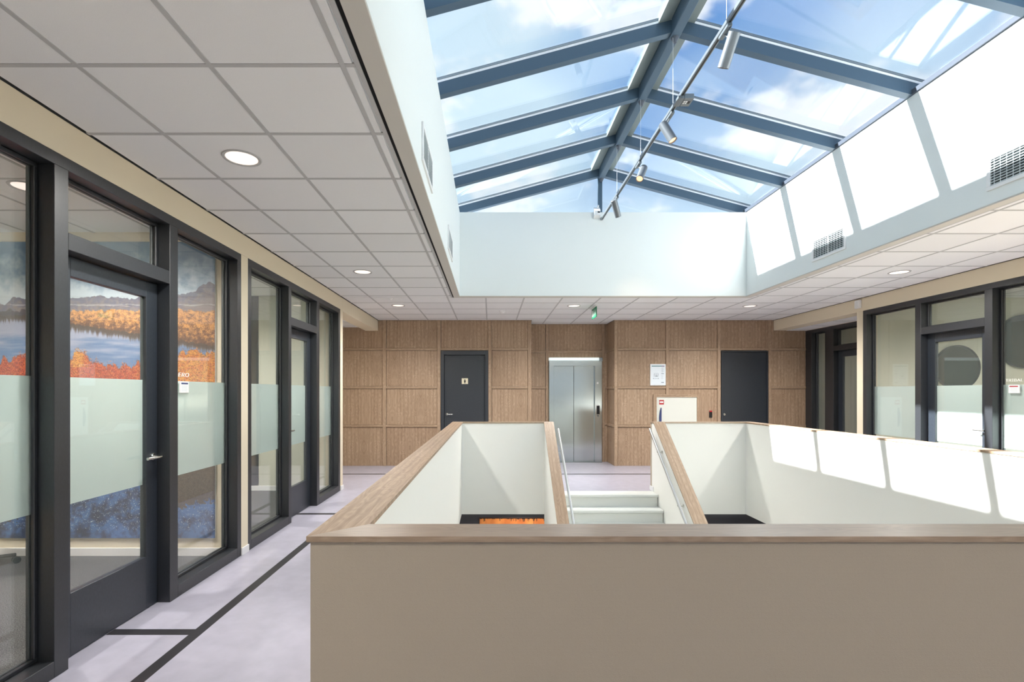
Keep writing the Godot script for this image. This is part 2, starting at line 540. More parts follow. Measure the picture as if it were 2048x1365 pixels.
func ceilings() -> void:
	var c := thing("ceiling", "suspended ceiling of pale grey square tiles round the skylight shaft", "ceiling", Vector3(1.8, 3.02, -5), "structure")
	# the roof slab over everything, open at the shaft
	bx(c, "roof_slab", M.slab, -7.2, -0.66, 3.06, 3.4, -2.8, 11.2, 0)
	bx(c, "roof_slab", M.slab, 4.165, 11.2, 3.06, 3.4, -2.8, 11.2, 0)
	bx(c, "roof_slab", M.slab, -0.66, 4.165, 3.06, 3.4, 7.90, 11.2, 0)
	bx(c, "roof_slab", M.slab, -0.66, 4.165, 3.06, 3.4, -2.8, 1.55, 0)
	tile_zone(c, -2.327, -0.617, 0.46, 7.805)
	tile_zone(c, -2.327, 5.877, 7.805, 10.262)
	tile_zone(c, 4.105, 5.877, 0.46, 7.805)
	tile_zone(c, 0.86, 2.565, 10.262, 10.86)
	bx(c, "ceiling_board", M.tile1, -2.322, 5.872, 3.024, 3.05, -2.6, 0.455, 0)
	bx(c, "ceiling_board", M.tile1, -0.617, 4.105, 3.024, 3.05, 0.455, 1.63, 0)
	# edge angles beside the shadow gap round the soffit
	bx(c, "edge_angle", M.runner, -0.617, -0.593, 3.0205, 3.04, 0.46, 7.805, 0.001)
	bx(c, "edge_angle", M.runner, 4.092, 4.105, 3.0205, 3.04, 0.46, 7.805, 0.001)
	bx(c, "edge_angle", M.runner, -0.592, 4.092, 3.0205, 3.04, 7.797, 7.812, 0.001)
	bx(c, "shadow_gap", M.black_gap, -0.571, 4.079, 3.027, 3.0298, 7.794, 7.797, 0)
	bx(c, "shadow_gap", M.black_gap, -0.593, -0.5722, 3.027, 3.0298, 0.46, 7.797, 0)
	bx(c, "shadow_gap", M.black_gap, 4.0802, 4.092, 3.027, 3.0298, 0.46, 7.797, 0)
	# lower ceilings of the two alcoves
	bx(c, "alcove_ceiling", M.tile2, -3.6, -2.59, 2.877, 2.90, 7.82, 10.27, 0)
	bx(c, "alcove_ceiling", M.tile2, 6.14, 6.545, 2.806, 2.83, 7.94, 10.27, 0)
	for d in [8.26, 8.86, 9.46, 10.06]:
		bx(c, "ceiling_runner", M.runner, -3.6, -2.59, 2.875, 2.88, d - 0.012, d + 0.012, 0)
		bx(c, "ceiling_runner", M.runner, 6.14, 6.545, 2.8045, 2.81, d - 0.012, d + 0.012, 0)
	bx(c, "ceiling_runner", M.runner, -3.02, -2.996, 2.875, 2.88, 7.82, 10.27, 0)


# ---------------------------------------------------------------- oak panelled wall
func panel_field(p: Node3D, x0: float, x1: float, rows: Array, d: float, seed_at: int) -> void:
	for r in rows.size():
		bx(p, "wood_panel", M["oak%d" % posmod(seed_at * 3 + r * 2, 5)], x0, x1, rows[r][0] + (0.026 if rows[r][0] > 0.1 else 0.0), rows[r][1] - (0.028 if rows[r][1] < 3.0 else 0.0), d, d + 0.018, 0.002)


func back_wall() -> void:
	var w := thing("wall_back", "oak veneer wall of framed square panels and raised battens round lift and doors", "wall", Vector3(1.5, 0, -10.3), "structure")
	var D := 10.28
	var t := 0.020          # battens stand this far proud
	var ys := [0.83, 1.627, 2.423]
	var hb := 0.023
	var rows := [[0.0, 0.83], [0.83, 1.627], [1.627, 2.423], [2.423, 3.024]]
	bx(w, "backing", M.slab, -3.75, -1.025, -0.35, 3.06, D + 0.018, D + 0.2, 0)
	bx(w, "backing", M.slab, -0.04, 0.80, -0.35, 3.06, D + 0.018, D + 0.2, 0)
	bx(w, "backing", M.slab, -1.025, -0.04, 2.387, 3.06, D + 0.018, D + 0.2, 0)
	bx(w, "backing", M.slab, -1.025, -0.04, -0.35, 3.06, D + 0.15, D + 0.3, 0)
	bx(w, "backing", M.slab, 2.62, 4.786, -0.35, 3.06, D + 0.018, D + 0.2, 0)
	bx(w, "backing", M.slab, 5.758, 6.75, -0.35, 3.06, D + 0.018, D + 0.2, 0)
	bx(w, "backing", M.slab, 4.786, 5.758, 2.382, 3.06, D + 0.018, D + 0.2, 0)
	bx(w, "backing", M.slab, 4.786, 5.758, -0.35, 3.06, D + 0.15, D + 0.3, 0)
	bx(w, "backing", M.slab, 0.62, 2.85, -0.35, 3.06, 10.9, 11.15, 0)
	bx(w, "backing", M.slab, 0.62, 0.845, -0.35, 3.06, 10.3, 10.9, 0)
	bx(w, "backing", M.slab, 2.585, 2.8, -0.35, 3.06, 10.3, 10.9, 0)
	# columns of the left and right fields: [x0, x1, panels from this row]
	var k := 0
	for col in [[-3.6, -3.36, 0], [-3.30, -2.23, 0], [-2.162, -1.10, 0], [-1.028, -0.04, 3], [0.028, 0.78, 0], [2.645, 3.643, 0], [3.709, 4.709, 0], [4.777, 5.764, 3], [5.825, 6.55, 0]]:
		k += 1
		panel_field(w, col[0] + 0.005, col[1] - 0.001, rows.slice(col[2]), D, k)
		for i in 3:
			if col[2] == 3 and i < 2:
				continue
			if i == 0 and k == 6:
				bx(w, "batten", M.oak_edge_h, col[0], 3.38, ys[i] - hb, ys[i] + hb, D - t, D + 0.018, 0.002)
			elif i == 0 and k == 7:
				bx(w, "batten", M.oak_edge_h, 4.365, col[1], ys[i] - hb, ys[i] + hb, D - t, D + 0.018, 0.002)
			else:
				bx(w, "batten", M.oak_edge_h, col[0], col[1], ys[i] - hb, ys[i] + hb, D - t, D + 0.018, 0.002)
	for x in [-3.33, -2.196, -1.064, -0.006, 4.743, 5.7945]:
		bx(w, "batten", M.oak_edge, x - 0.034, x + 0.034, 0.0, 3.024, D - t - 0.003, D + 0.018, 0.002)
	bx(w, "batten", M.oak_edge, 3.643, 3.709, 1.49, 3.024, D - t - 0.003, D + 0.018, 0.002)
	bx(w, "batten", M.oak_edge, 3.643, 3.709, 0.0, 0.55, D - t - 0.003, D + 0.018, 0.002)
	bx(w, "batten", M.oak_edge, 0.78, 0.852, 0.0, 3.024, D - t - 0.003, D + 0.04, 0.002)
	bx(w, "batten", M.oak_edge, 2.573, 2.645, 0.0, 3.024, D - t - 0.003, D + 0.04, 0.002)
	# lift recess
	var R := 10.88
	panel_field(w, 0.86, 1.214, rows, R, 2)
	panel_field(w, 2.516, 2.572, rows, R, 4)
	panel_field(w, 1.286, 2.454, [[2.423, 3.024]], R, 3)
	bx(w, "wood_panel", M.oak2, 1.281, 2.454, 2.288, 2.398, R - 0.004, R + 0.014, 0.002)
	for y in ys:
		bx(w, "batten", M.oak_edge_h, 0.855, 1.22, y - hb, y + hb, R - t, R + 0.014, 0.002)
		bx(w, "batten", M.oak_edge_h, 2.51, 2.573, y - hb, y + hb, R - t, R + 0.014, 0.002)
		bx(w, "batten", M.oak_edge, 2.553, 2.575, y - hb, y + hb, 10.31, R - t, 0.002)
		bx(w, "batten", M.oak_edge, 0.852, 0.874, y - hb, y + hb, 10.31, R - t, 0.002)
	bx(w, "batten", M.oak_edge_h, 1.28, 2.455, 2.40, 2.446, R - t, R + 0.014, 0.002)
	bx(w, "batten", M.oak_edge, 1.22, 1.28, 0.0, 3.024, R - t - 0.003, R + 0.014, 0.002)
	bx(w, "batten", M.oak_edge, 2.455, 2.51, 0.0, 3.024, R - t - 0.003, R + 0.014, 0.002)
	for r in rows:
		bx(w, "wood_panel", M.oak1, 2.573, 2.588, r[0], r[1], 10.32, R + 0.01, 0.002)
		bx(w, "wood_panel", M.oak3, 0.84, 0.855, r[0], r[1], 10.32, R + 0.01, 0.002)

	# the two black doors
	var a := thing("door_1", "black toilet door with cream pictogram plate in the wood wall left of the lift", "door", W(-0.53, 0, D), "structure")
	bx(a, "door_frame", M.leaf, -1.025, -0.958, 0, 2.387, D - 0.036, D + 0.12)
	bx(a, "door_frame", M.leaf, -0.107, -0.04, 0, 2.387, D - 0.036, D + 0.12)
	bx(a, "door_frame", M.leaf, -0.958, -0.107, 2.305, 2.387, D - 0.036, D + 0.12)
	bx(a, "door_leaf", M.leaf, -0.955, -0.110, 0.006, 2.300, D + 0.012, D + 0.055)
	lever(a, W(-0.90, 1.073, D + 0.012), Vector3(0, 0, 1), Vector3(1, 0, 0), 0.125)
	var pl := bx(a, "pictogram_plate", M.cream_sign, -0.592, -0.462, 1.70, 1.82, D + 0.006, D + 0.012)
	var pb := B.new()
	pb.lathe([Vector2(0, 0.003), Vector2(0.010, 0.003), Vector2(0.010, 0.0)], W(-0.527, 1.789, D + 0.006), Vector3(0, 0, 1), 16)
	pb.prism(PackedVector2Array([Vector2(-0.546, 1.776), Vector2(-0.508, 1.776), Vector2(-0.511, 1.745), Vector2(-0.518, 1.745), Vector2(-0.520, 1.716), Vector2(-0.534, 1.716), Vector2(-0.536, 1.745), Vector2(-0.543, 1.745)]), 2, D + 0.003, D + 0.006)
	put(pl, "figure", pb, M.plastic_black)

	var b := thing("door_2", "plain black flush door with round lock in the wood wall, right of the hose cabinet", "door", W(5.27, 0, D), "structure")
	bx(b, "door_frame", M.leaf, 4.786, 4.812, 0, 2.382, D - 0.036, D + 0.12)
	bx(b, "door_frame", M.leaf, 5.732, 5.758, 0, 2.382, D - 0.036, D + 0.12)
	bx(b, "door_frame", M.leaf, 4.812, 5.732, 2.357, 2.382, D - 0.036, D + 0.12)
	bx(b, "door_leaf", M.leaf, 4.816, 5.728, 0.006, 2.353, D - 0.016, D + 0.03)
	var kb := B.new()
	kb.lathe([Vector2(0, 0.012), Vector2(0.022, 0.012), Vector2(0.027, 0.007), Vector2(0.027, 0)], W(4.855, 1.07, D - 0.016), Vector3(0, 0, 1), 24)
	put(b, "lock_rose", kb, M.chrome)


# a lever handle: rose, neck, lever; out = away from the door, along = towards the lever's tip
func lever(p: Node3D, at: Vector3, out: Vector3, along: Vector3, length: float) -> void:
	var b := B.new()
	b.lathe([Vector2(0, 0.010), Vector2(0.022, 0.010), Vector2(0.026, 0.007), Vector2(0.026, 0)], at, out, 24)
	var rose := put(p, "handle", b, M.chrome)
	var l := B.new()
	l.rod(at + out * 0.008, at + out * 0.058, 0.010)
	l.rod(at + out * 0.052 - along * 0.010, at + out * 0.052 + along * length, 0.0105)
	put(rose, "lever", l, M.chrome)


# ---------------------------------------------------------------- skylight
func skylight() -> void:
	var s := thing("window_7", "pitched glass roof of dark rafters and clear panes over the stairwell", "skylight", Vector3(1.752, 4.33, -4.7), "structure")
	var m := 0.27
	var X := 1.752
	var ybl := func(x: float) -> float: return 4.33 + m * (x + 0.48)
	var ds := []
	for k in 7:
		ds.append(1.595 + 1.0345 * k)
	for k in 7:
		var d0: float = ds[k] - 0.037
		var d1: float = ds[k] + 0.037
		for side in [-1, 1]:
			var q := func(pts: Array) -> PackedVector2Array:
				var o := PackedVector2Array()
				for p in pts:
					var xx: float = p[0]
					o.append(Vector2(xx if side < 0 else 2 * X - xx, ybl.call(xx) + p[1]))
				return o
			var b := B.new()
			b.prism(q.call([[-0.60, 0.0], [X - 0.045, 0.0], [X - 0.045, 0.12], [-0.60, 0.12]]), 2, d0, d1)
			var r := put(s, "rafter", b, M.rafter)
			var e := B.new()
			e.prism(q.call([[-0.60, 0.12], [X - 0.045, 0.12], [X - 0.045, 0.141], [-0.60, 0.141]]), 2, d0 - 0.004, d1 + 0.004)
			put(r, "gasket_strip", e, M.rafter_edge)
			var c := B.new()
			c.prism(q.call([[-0.62, 0.141], [X - 0.02, 0.141], [X - 0.02, 0.165], [-0.62, 0.165]]), 2, d0 - 0.008, d1 + 0.008)
			put(r, "clamp_profile", c, M.rafter_cap)
			if k < 6:
				var n0: float = ds[k] + 0.046
				var n1: float = ds[k + 1] - 0.046
				var g := B.new()
				g.prism(q.call([[-0.64, 0.141], [X - 0.05, 0.141], [X - 0.05, 0.153], [-0.64, 0.153]]), 2, n0, n1)
				put(s, "roof_pane", g, M.roof_glass)
				var f := B.new()
				f.prism(q.call([[X - 0.17, 0.118], [X - 0.05, 0.118], [X - 0.05, 0.148], [X - 0.17, 0.148]]), 2, n0 - 0.008, n1 + 0.008)
				put(s, "ridge_plate", f, M.ridge_plate)
				var ev := B.new()
				ev.prism(q.call([[-0.60, 0.0], [-0.49 if side < 0 else -0.462, 0.0], [-0.49 if side < 0 else -0.462, 0.045], [-0.60, 0.045]]), 2, n0 - 0.008, n1 + 0.008)
				put(s, "eave_profile", ev, M.rafter_cap)
	var yr: float = ybl.call(X)
	bx(s, "ridge_beam", M.rafter, X - 0.045, X + 0.045, yr - 0.035, yr + 0.135, 1.56, 7.84, 0.006)
	var rc := B.new()
	rc.prism(PackedVector2Array([Vector2(X - 0.14, yr + 0.105), Vector2(X, yr + 0.142), Vector2(X + 0.14, yr + 0.105), Vector2(X + 0.14, yr + 0.118), Vector2(X, yr + 0.155), Vector2(X - 0.14, yr + 0.118)]), 2, 1.50, 7.95)
	put(s, "ridge_capping", rc, M.rafter_cap)
	# hangers under the ridge where the rafters meet
	for k in range(1, 7):
		var hb := B.new()
		hb.lathe([Vector2(0, 0), Vector2(0.016, 0.0), Vector2(0.040, 0.05), Vector2(0.0, 0.05)], W(X, yr - 0.082, ds[k]), Vector3.UP, 12)
		put(s, "ridge_node", hb, M.rafter_cap)
	# glazed gables at both ends
	for d in [7.87, 1.57]:
		var g := B.new()
		g.prism(PackedVector2Array([Vector2(-0.52, 4.328), Vector2(4.02, 4.328), Vector2(X, yr + 0.12)]), 2, d - 0.006, d + 0.006)
		put(s, "gable_pane", g, M.roof_glass)
		bx(s, "gable_mullion", M.rafter, X - 0.052, X + 0.018, 4.328, yr + 0.02, d - 0.05, d - 0.008)
		bx(s, "gable_sill", M.trim_white, -0.50, 4.0, 4.326, 4.345, d - 0.012, d + 0.02)

	# four louvred air grilles in the shaft
	grille(-0.475, 1, 3.42, 4.00, "white louvred air grille in the left shaft wall, nearer the camera")
	grille(-0.475, 1, 5.53, 6.11, "white louvred air grille in the left shaft wall, near the far corner")
	grille(3.98, -1, 3.38, 3.96, "white louvred air grille in the sunlit right shaft wall, at the photo's edge")
	grille(3.98, -1, 5.53, 6.11, "white louvred air grille in the sunlit right shaft wall, near the far corner")


func grille(x: float, s: int, d0: float, d1: float, label: String) -> void:
	var y0 := EYE + 1.605
	var y1 := EYE + 1.875
	var g := thing("air_grille", label, "grille", W(x, y0, (d0 + d1) / 2), "", "air grilles in the skylight shaft")
	var w := 0.03
	var o := 0.014 * s
	bx(g, "frame", M.plastic_white, x, x + o, y0, y0 + w, d0, d1)
	bx(g, "frame", M.plastic_white, x, x + o, y1 - w, y1, d0, d1)
	bx(g, "frame", M.plastic_white, x, x + o, y0 + w, y1 - w, d0, d0 + w)
	bx(g, "frame", M.plastic_white, x, x + o, y0 + w, y1 - w, d1 - w, d1)
	bx(g, "frame", M.plastic_white, x, x + o * 0.9, y0 + w, y1 - w, (d0 + d1) / 2 - 0.006, (d0 + d1) / 2 + 0.006)
	bx(g, "duct_plate", M.duct, x, x + 0.001 * s, y0 + w, y1 - w, d0 + w, d1 - w, 0)
	for i in 10:
		var y := y0 + w + (y1 - y0 - 2 * w) * (i + 0.5) / 10.0
		var b := B.new()
		var p := PackedVector2Array([Vector2(x + 0.004 * s, y - 0.002), Vector2(x + 0.012 * s, y - 0.009), Vector2(x + 0.013 * s, y - 0.007), Vector2(x + 0.005 * s, y + 0.001)])
		b.prism(p, 2, d0 + w, d1 - w)
		put(g, "slat", b, M.louver)
	for i in 11:
		var d := d0 + w + (d1 - d0 - 2 * w) * (i + 0.5) / 11.0
		bx(g, "vertical_blade", M.louver, x + 0.001 * s, x + 0.004 * s, y0 + w, y1 - w, d - 0.003, d + 0.003, 0)


# ---------------------------------------------------------------- glazed partitions
func pane(p: Node3D, X: Callable, y0: float, y1: float, d0: float, d1: float, film: bool) -> void:
	bx(p, "glass_pane", M.glass, X.call(0.108), X.call(0.116), y0, y1, d0, d1, 0)
	var b := B.new()
	var w := 0.022
	for r in [[y0, y0 + w, d0, d1], [y1 - w, y1, d0, d1], [y0 + w, y1 - w, d0, d0 + w], [y0 + w, y1 - w, d1 - w, d1]]:
		for o in [[0.088, 0.107], [0.117, 0.136]]:
			var xa: float = X.call(o[0])
			var xb: float = X.call(o[1])
			b.box(Vector3(minf(xa, xb), r[0], -r[3]), Vector3(maxf(xa, xb), r[1], -r[2]), 0.003)
	put(p, "glazing_bead", b, M.frame)
	if film:
		bx(p, "frosted_film", M.film, X.call(0.1163), X.call(0.1173), maxf(y0, EYE - 0.652), minf(y1, EYE + 0.087), d0 + 0.003, d1 - 0.003, 0)


# posts: [d0, d1] of each upright; door: index of the bay that holds the door
func partition(called: String, label: String, face: float, s: int, top: float, posts: Array, door: int, film := true, sill_top := 0.09) -> void:
	var X := func(o: float) -> float: return face + s * o
	var n := posts.size() - 1
	var w := thing(called, label, "glazed partition", W(face, 0, (posts[0][0] + posts[n][1]) / 2), "structure")
	bx(w, "head_rail", M.frame, X.call(0.0), X.call(0.15), top - 0.068, top, posts[0][0], posts[n][1])
	for q in posts:
		bx(w, "mullion", M.frame, X.call(0.0), X.call(0.15), 0.0, top - 0.068, q[0], q[1])
	for i in n:
		var d0: float = posts[i][1]
		var d1: float = posts[i + 1][0]
		if i == door:
			bx(w, "transom", M.frame, X.call(0.0), X.call(0.15), 2.318, 2.412, d0, d1)
			pane(w, X, 2.412, top - 0.068, d0, d1, false)
			bx(w, "door_stop", M.frame, X.call(0.137), X.call(0.15), 0.0, 2.318, d0, d0 + 0.02)
			bx(w, "door_stop", M.frame, X.call(0.137), X.call(0.15), 0.0, 2.318, d1 - 0.02, d1)
		else:
			bx(w, "sill_rail", M.frame, X.call(0.0), X.call(0.15), 0.0, sill_top, d0, d1)
			pane(w, X, sill_top, top - 0.068, d0, d1, film)


func glazed_door(called: String, label: String, face: float, s: int, d0: float, d1: float, handle_far: bool, film := true) -> void:
	var X := func(o: float) -> float: return face + s * o
	var a := d0 + 0.004
	var b := d1 - 0.004
	var w := thing(called, label, "door", W(face + s * 0.11, 0, (d0 + d1) / 2), "structure")
	var st := 0.115
	bx(w, "stile", M.leaf, X.call(0.09), X.call(0.135), 0.008, 2.312, a, a + st)
	bx(w, "stile", M.leaf, X.call(0.09), X.call(0.135), 0.008, 2.312, b - st, b)
	bx(w, "top_rail", M.leaf, X.call(0.09), X.call(0.135), 2.20, 2.312, a + st, b - st)
	bx(w, "bottom_rail", M.leaf, X.call(0.09), X.call(0.135), 0.008, 0.37, a + st, b - st)
	bx(w, "glass_pane", M.glass, X.call(0.108), X.call(0.116), 0.37, 2.20, a + st, b - st, 0)
	if film:
		bx(w, "frosted_film", M.film, X.call(0.1163), X.call(0.1173), EYE - 0.652, EYE + 0.087, a + st, b - st, 0)
	var hd := b - 0.045 if handle_far else a + 0.045
	lever(w, W(X.call(0.09), 1.067, hd), Vector3(-s, 0, 0), Vector3(0, 0, 1 if handle_far else -1), 0.13)


func partitions() -> void:
	partition("window_1", "black framed glazed partition nearest the camera on the left, mural room behind", -2.33, -1, 2.822, [[1.70, 1.77], [2.646, 2.735], [3.601, 3.694], [4.563, 4.632]], 1)
	glazed_door("door_3", "black framed glass door at left, nearest the camera, with frosted band and lever", -2.33, -1, 2.735, 3.601, true)
	partition("window_2", "black framed glazed partition on the left, farther one past the beige pier", -2.33, -1, 2.822, [[4.761, 4.83], [5.725, 5.80], [6.657, 6.754], [7.60, 7.69]], 1)
	glazed_door("door_4", "black framed glass door in the farther left partition, beige room behind", -2.33, -1, 5.80, 6.657, false)
	partition("window_3", "black framed glazed partition on the right with round green discs seen behind it", 5.88, 1, 2.815, [[4.88, 4.95], [5.797, 5.891], [6.761, 6.853], [7.735, 7.81]], 1)
	glazed_door("door_5", "black framed glass door on the right with a green disc behind its pane", 5.88, 1, 5.891, 6.761, false)
	partition("window_4", "dark unlit glazed partition in the far right alcove beside the wood wall", 6.545, 1, 2.80, [[7.94, 8.0], [8.62, 8.70], [9.44, 9.68], [10.08, 10.27]], 1, false)
	glazed_door("door_6", "dark glass door in the far right alcove, partly hidden by the beige pier", 6.545, 1, 8.70, 9.44, false, false)


# ---------------------------------------------------------------- stairwell
func stairwell() -> void:
	var H := 1.05          # underside of the caps
	var bal := thing("stairwell_balustrade", "solid taupe and white balustrade wall with oak capping round the open stairwell", "balustrade", W(1.75, 0, 4.7), "structure")
	# outer skin taupe, inner skin white
	var lo := -0.35
	bx(bal, "wall_panel", M.paint_taupe, -0.579, 4.085, 0.0, H, 1.594, 1.66, 0)
	bx(bal, "wall_panel", M.paint_taupe, -0.579, -0.51, 0.0, H, 1.66, 7.77, 0)
	bx(bal, "wall_panel", M.paint_taupe, 4.01, 4.085, 0.0, H, 1.66, 7.77, 0)
	bx(bal, "wall_panel", M.paint_taupe, -0.51, 0.965, 0.0, H, 7.70, 7.77, 0)
	bx(bal, "wall_panel", M.paint_taupe, 2.515, 4.01, 0.0, H, 7.70, 7.77, 0)
	bx(bal, "inner_lining", M.paint_cream, -0.51, 4.01, lo, H, 1.66, 1.727, 0)
	bx(bal, "inner_lining", M.paint_cream, -0.51, -0.44, lo, H, 1.727, 7.70, 0)
	bx(bal, "inner_lining", M.paint_cream, 3.935, 4.01, lo, H, 1.727, 7.70, 0)
	bx(bal, "inner_lining", M.paint_cream, -0.44, 0.965, lo, H, 7.62, 7.70, 0)
	bx(bal, "inner_lining", M.paint_cream, 2.515, 3.935, lo, H, 7.62, 7.70, 0)
	bx(bal, "skirting", M.trim_white, 2.503, 2.515, 0.0, 0.07, 7.62, 7.782)
	bx(bal, "skirting", M.trim_white, 2.515, 4.085, 0.0, 0.07, 7.77, 7.782)
	# capping boards
	var t := 0.018
	var c := B.new()
	c.prism(PackedVector2Array([Vector2(-0.589, 1.584), Vector2(4.095, 1.584), Vector2(3.928, 1.735), Vector2(-0.422, 1.735)]), 1, H, H + t)
	put(bal, "capping_board", c, M.cap_cross)
	c = B.new()
	c.prism(PackedVector2Array([Vector2(-0.589, 1.584), Vector2(-0.422, 1.735), Vector2(-0.422, 7.61), Vector2(-0.589, 7.78)]), 1, H, H + t)
	put(bal, "capping_board", c, M.cap_long)
	c = B.new()
	c.prism(PackedVector2Array([Vector2(4.095, 1.584), Vector2(3.928, 1.735), Vector2(3.928, 7.61), Vector2(4.095, 7.78)]), 1, H, H + t)
	put(bal, "capping_board", c, M.cap_long)
	c = B.new()
	c.prism(PackedVector2Array([Vector2(-0.589, 7.78), Vector2(-0.422, 7.61), Vector2(0.978, 7.61), Vector2(0.978, 7.78)]), 1, H, H + t)
	put(bal, "capping_board", c, M.cap_cross)
	c = B.new()
	c.prism(PackedVector2Array([Vector2(4.095, 7.78), Vector2(3.928, 7.61), Vector2(2.505, 7.61), Vector2(2.505, 7.78)]), 1, H, H + t)
	put(bal, "capping_board", c, M.cap_cross)

	# flight of stairs going down towards the camera
	var rise := 0.18
	var going := 0.235
	var slope := rise / going
	var st := thing("staircase", "pale terrazzo stairs leading down from the lift landing", "stairs", W(1.74, 0, 7.39))
	for k in 18:
		var y := -rise * k
		var d := 7.39 - going * k
		var b := B.new()
		var back: float = d + (0.275 if k == 0 else going + 0.03)
		b.prism(PackedVector2Array([Vector2(d + 0.010, y), Vector2(d, y - 0.010), Vector2(d, y - 0.038), Vector2(d + 0.028, y - 0.05), Vector2(d + 0.028, y - rise - 0.06), Vector2(back, y - rise - 0.06), Vector2(back, y)]), 0, 0.9735, 2.5065)
		put(st, "step", b, M.terrazzo)
	var y_at := func(d: float) -> float: return H - 0.002 - slope * (7.60 - d)
	for e in [[0.832, 0.965, "left"], [2.515, 2.672, "right"]]:
		var w := thing("stair_wall", "white sloping side wall with oak capping at the %s of the stairs" % e[2], "wall", W((e[0] + e[1]) / 2, -1, 5.5), "structure")
		var b := B.new()
		b.prism(PackedVector2Array([Vector2(7.619, y_at.call(7.6)), Vector2(7.619, -0.6), Vector2(7.3, -0.75), Vector2(3.1, -3.3), Vector2(2.9, -3.3), Vector2(2.9, y_at.call(2.9))]), 0, e[0], e[1])
		put(w, "wall_panel", b, M.paint_cream)
		# three lengths of capping
		var cuts := [7.609, 6.915, 5.2, 2.88]
		for i in 3:
			var f := B.new()
			var p: float = cuts[i] - 0.0012
			var q: float = cuts[i + 1]
			f.prism(PackedVector2Array([Vector2(p, y_at.call(p) + 0.001), Vector2(q, y_at.call(q) + 0.001), Vector2(q, y_at.call(q) + 0.022), Vector2(p, y_at.call(p) + 0.022)]), 0, e[0] - 0.008, e[1] + 0.008)
			put(w, "capping_board", f, M.cap_long)
		# handrail
		var sx := 1.0 if e[2] == "left" else -1.0
		var wx: float = e[1] if e[2] == "left" else e[0]
		var rx := wx + sx * 0.075
		var h := thing("handrail", "slim stainless steel handrail at the %s of the stairs" % e[2], "handrail", W(rx, 0, 7.5), "", "handrails of the stairs")
		var off := -0.055
		rods(h, "rail", M.satin, [[W(rx, y_at.call(7.57) + off, 7.57), W(rx, y_at.call(3.0) + off, 3.0), 0.0185]])
		for d in [7.23, 6.44, 5.4, 4.3, 3.3]:
			var by: float = y_at.call(d) + off
			var bb := B.new()
			bb.rod(W(rx, by - 0.014, d), W(rx, by - 0.06, d), 0.006, 10)
			bb.rod(W(rx + sx * 0.004, by - 0.058, d), W(wx, by - 0.058, d), 0.006, 10)
			bb.lathe([Vector2(0, 0.008), Vector2(0.02, 0.008), Vector2(0.024, 0.004), Vector2(0.024, 0)], W(wx, by - 0.058, d), Vector3(sx, 0, 0), 16)
			put(h, "bracket", bb, M.chrome)

	# the storey below, seen under the edge of the slab
	var low := thing("floor_lower", "pale floor of the storey below the stairwell", "floor", W(1.8, -3.3, 5), "structure")
	bx(low, "vinyl_sheet", M.paint_cream, -3.6, 6.9, -3.5, -3.3, -0.4, 9.6, 0)
	var lw := thing("wall_lower", "dark walls of the storey below, under the stairwell edge", "wall", W(1.8, -3.3, 9.5), "structure")
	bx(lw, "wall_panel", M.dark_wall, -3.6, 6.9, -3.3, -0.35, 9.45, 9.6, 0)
	bx(lw, "wall_panel", M.paint_beige, -3.6, 6.9, -3.3, -0.35, -0.4, -0.25, 0)
	bx(lw, "wall_panel", M.paint_cream, -3.75, -3.6, -3.5, -0.35, -0.4, 9.6, 0)
	bx(lw, "wall_panel", M.paint_cream, 6.9, 7.05, -3.5, -0.35, -0.4, 9.6, 0)
	# dark fascia that hangs from the slab's edge
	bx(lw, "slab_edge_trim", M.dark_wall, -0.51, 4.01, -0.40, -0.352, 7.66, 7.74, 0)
	for q in [[0.6, 8.6, "in front of the orange panel"], [3.2, 8.6, "right of the orange panel"], [-2.0, 5.0, "left of the stairwell opening"], [5.4, 5.0, "right of the stairwell opening"], [1.75, 0.6, "near the foot of the stairs"]]:
		downlight(q[0], q[1], "round downlight in the storey below, " + q[2], 3.0, "downlights in the storey below", -0.352)
	var pw := 360
	var ph := 200
	var im := Image.create(pw, ph, false, Image.FORMAT_RGB8)
	var nz := noise(0.05, 4, 77)
	for x in pw:
		var edge := 1.0 + 3.0 * absf(nz.get_noise_1d(x * 1.4)) + (5.0 if nz.get_noise_1d(x * 2.0 + 900.0) > 0.40 else 0.0)
		for y in ph:
			var col := Color(0.80, 0.42, 0.18).lerp(Color(0.95, 0.62, 0.32), clampf(0.55 + 0.6 * nz.get_noise_2d(x * 0.25, y * 0.2), 0.0, 1.0))
			if y < edge or absi(x - 205) < 1:
				col = Color(0.14, 0.07, 0.05)
			im.set_pixel(x, y, col)
	var om := solid(Color.WHITE, 0.6)
	om.albedo_texture = ImageTexture.create_from_image(im)
	var art := thing("printed_panel", "orange printed wall panel with dark ragged top in the storey below", "mural", W(0.5, -3.2, 9.43))
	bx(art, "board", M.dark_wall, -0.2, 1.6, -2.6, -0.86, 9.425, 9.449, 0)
	var ab := B.new()
	ab.quad(W(-0.2, -2.6, 9.424), W(1.6, -2.6, 9.424), W(1.6, -0.86, 9.424), W(-0.2, -0.86, 9.424), Vector3(0, 0, 1))
	put(art, "print", ab, om)


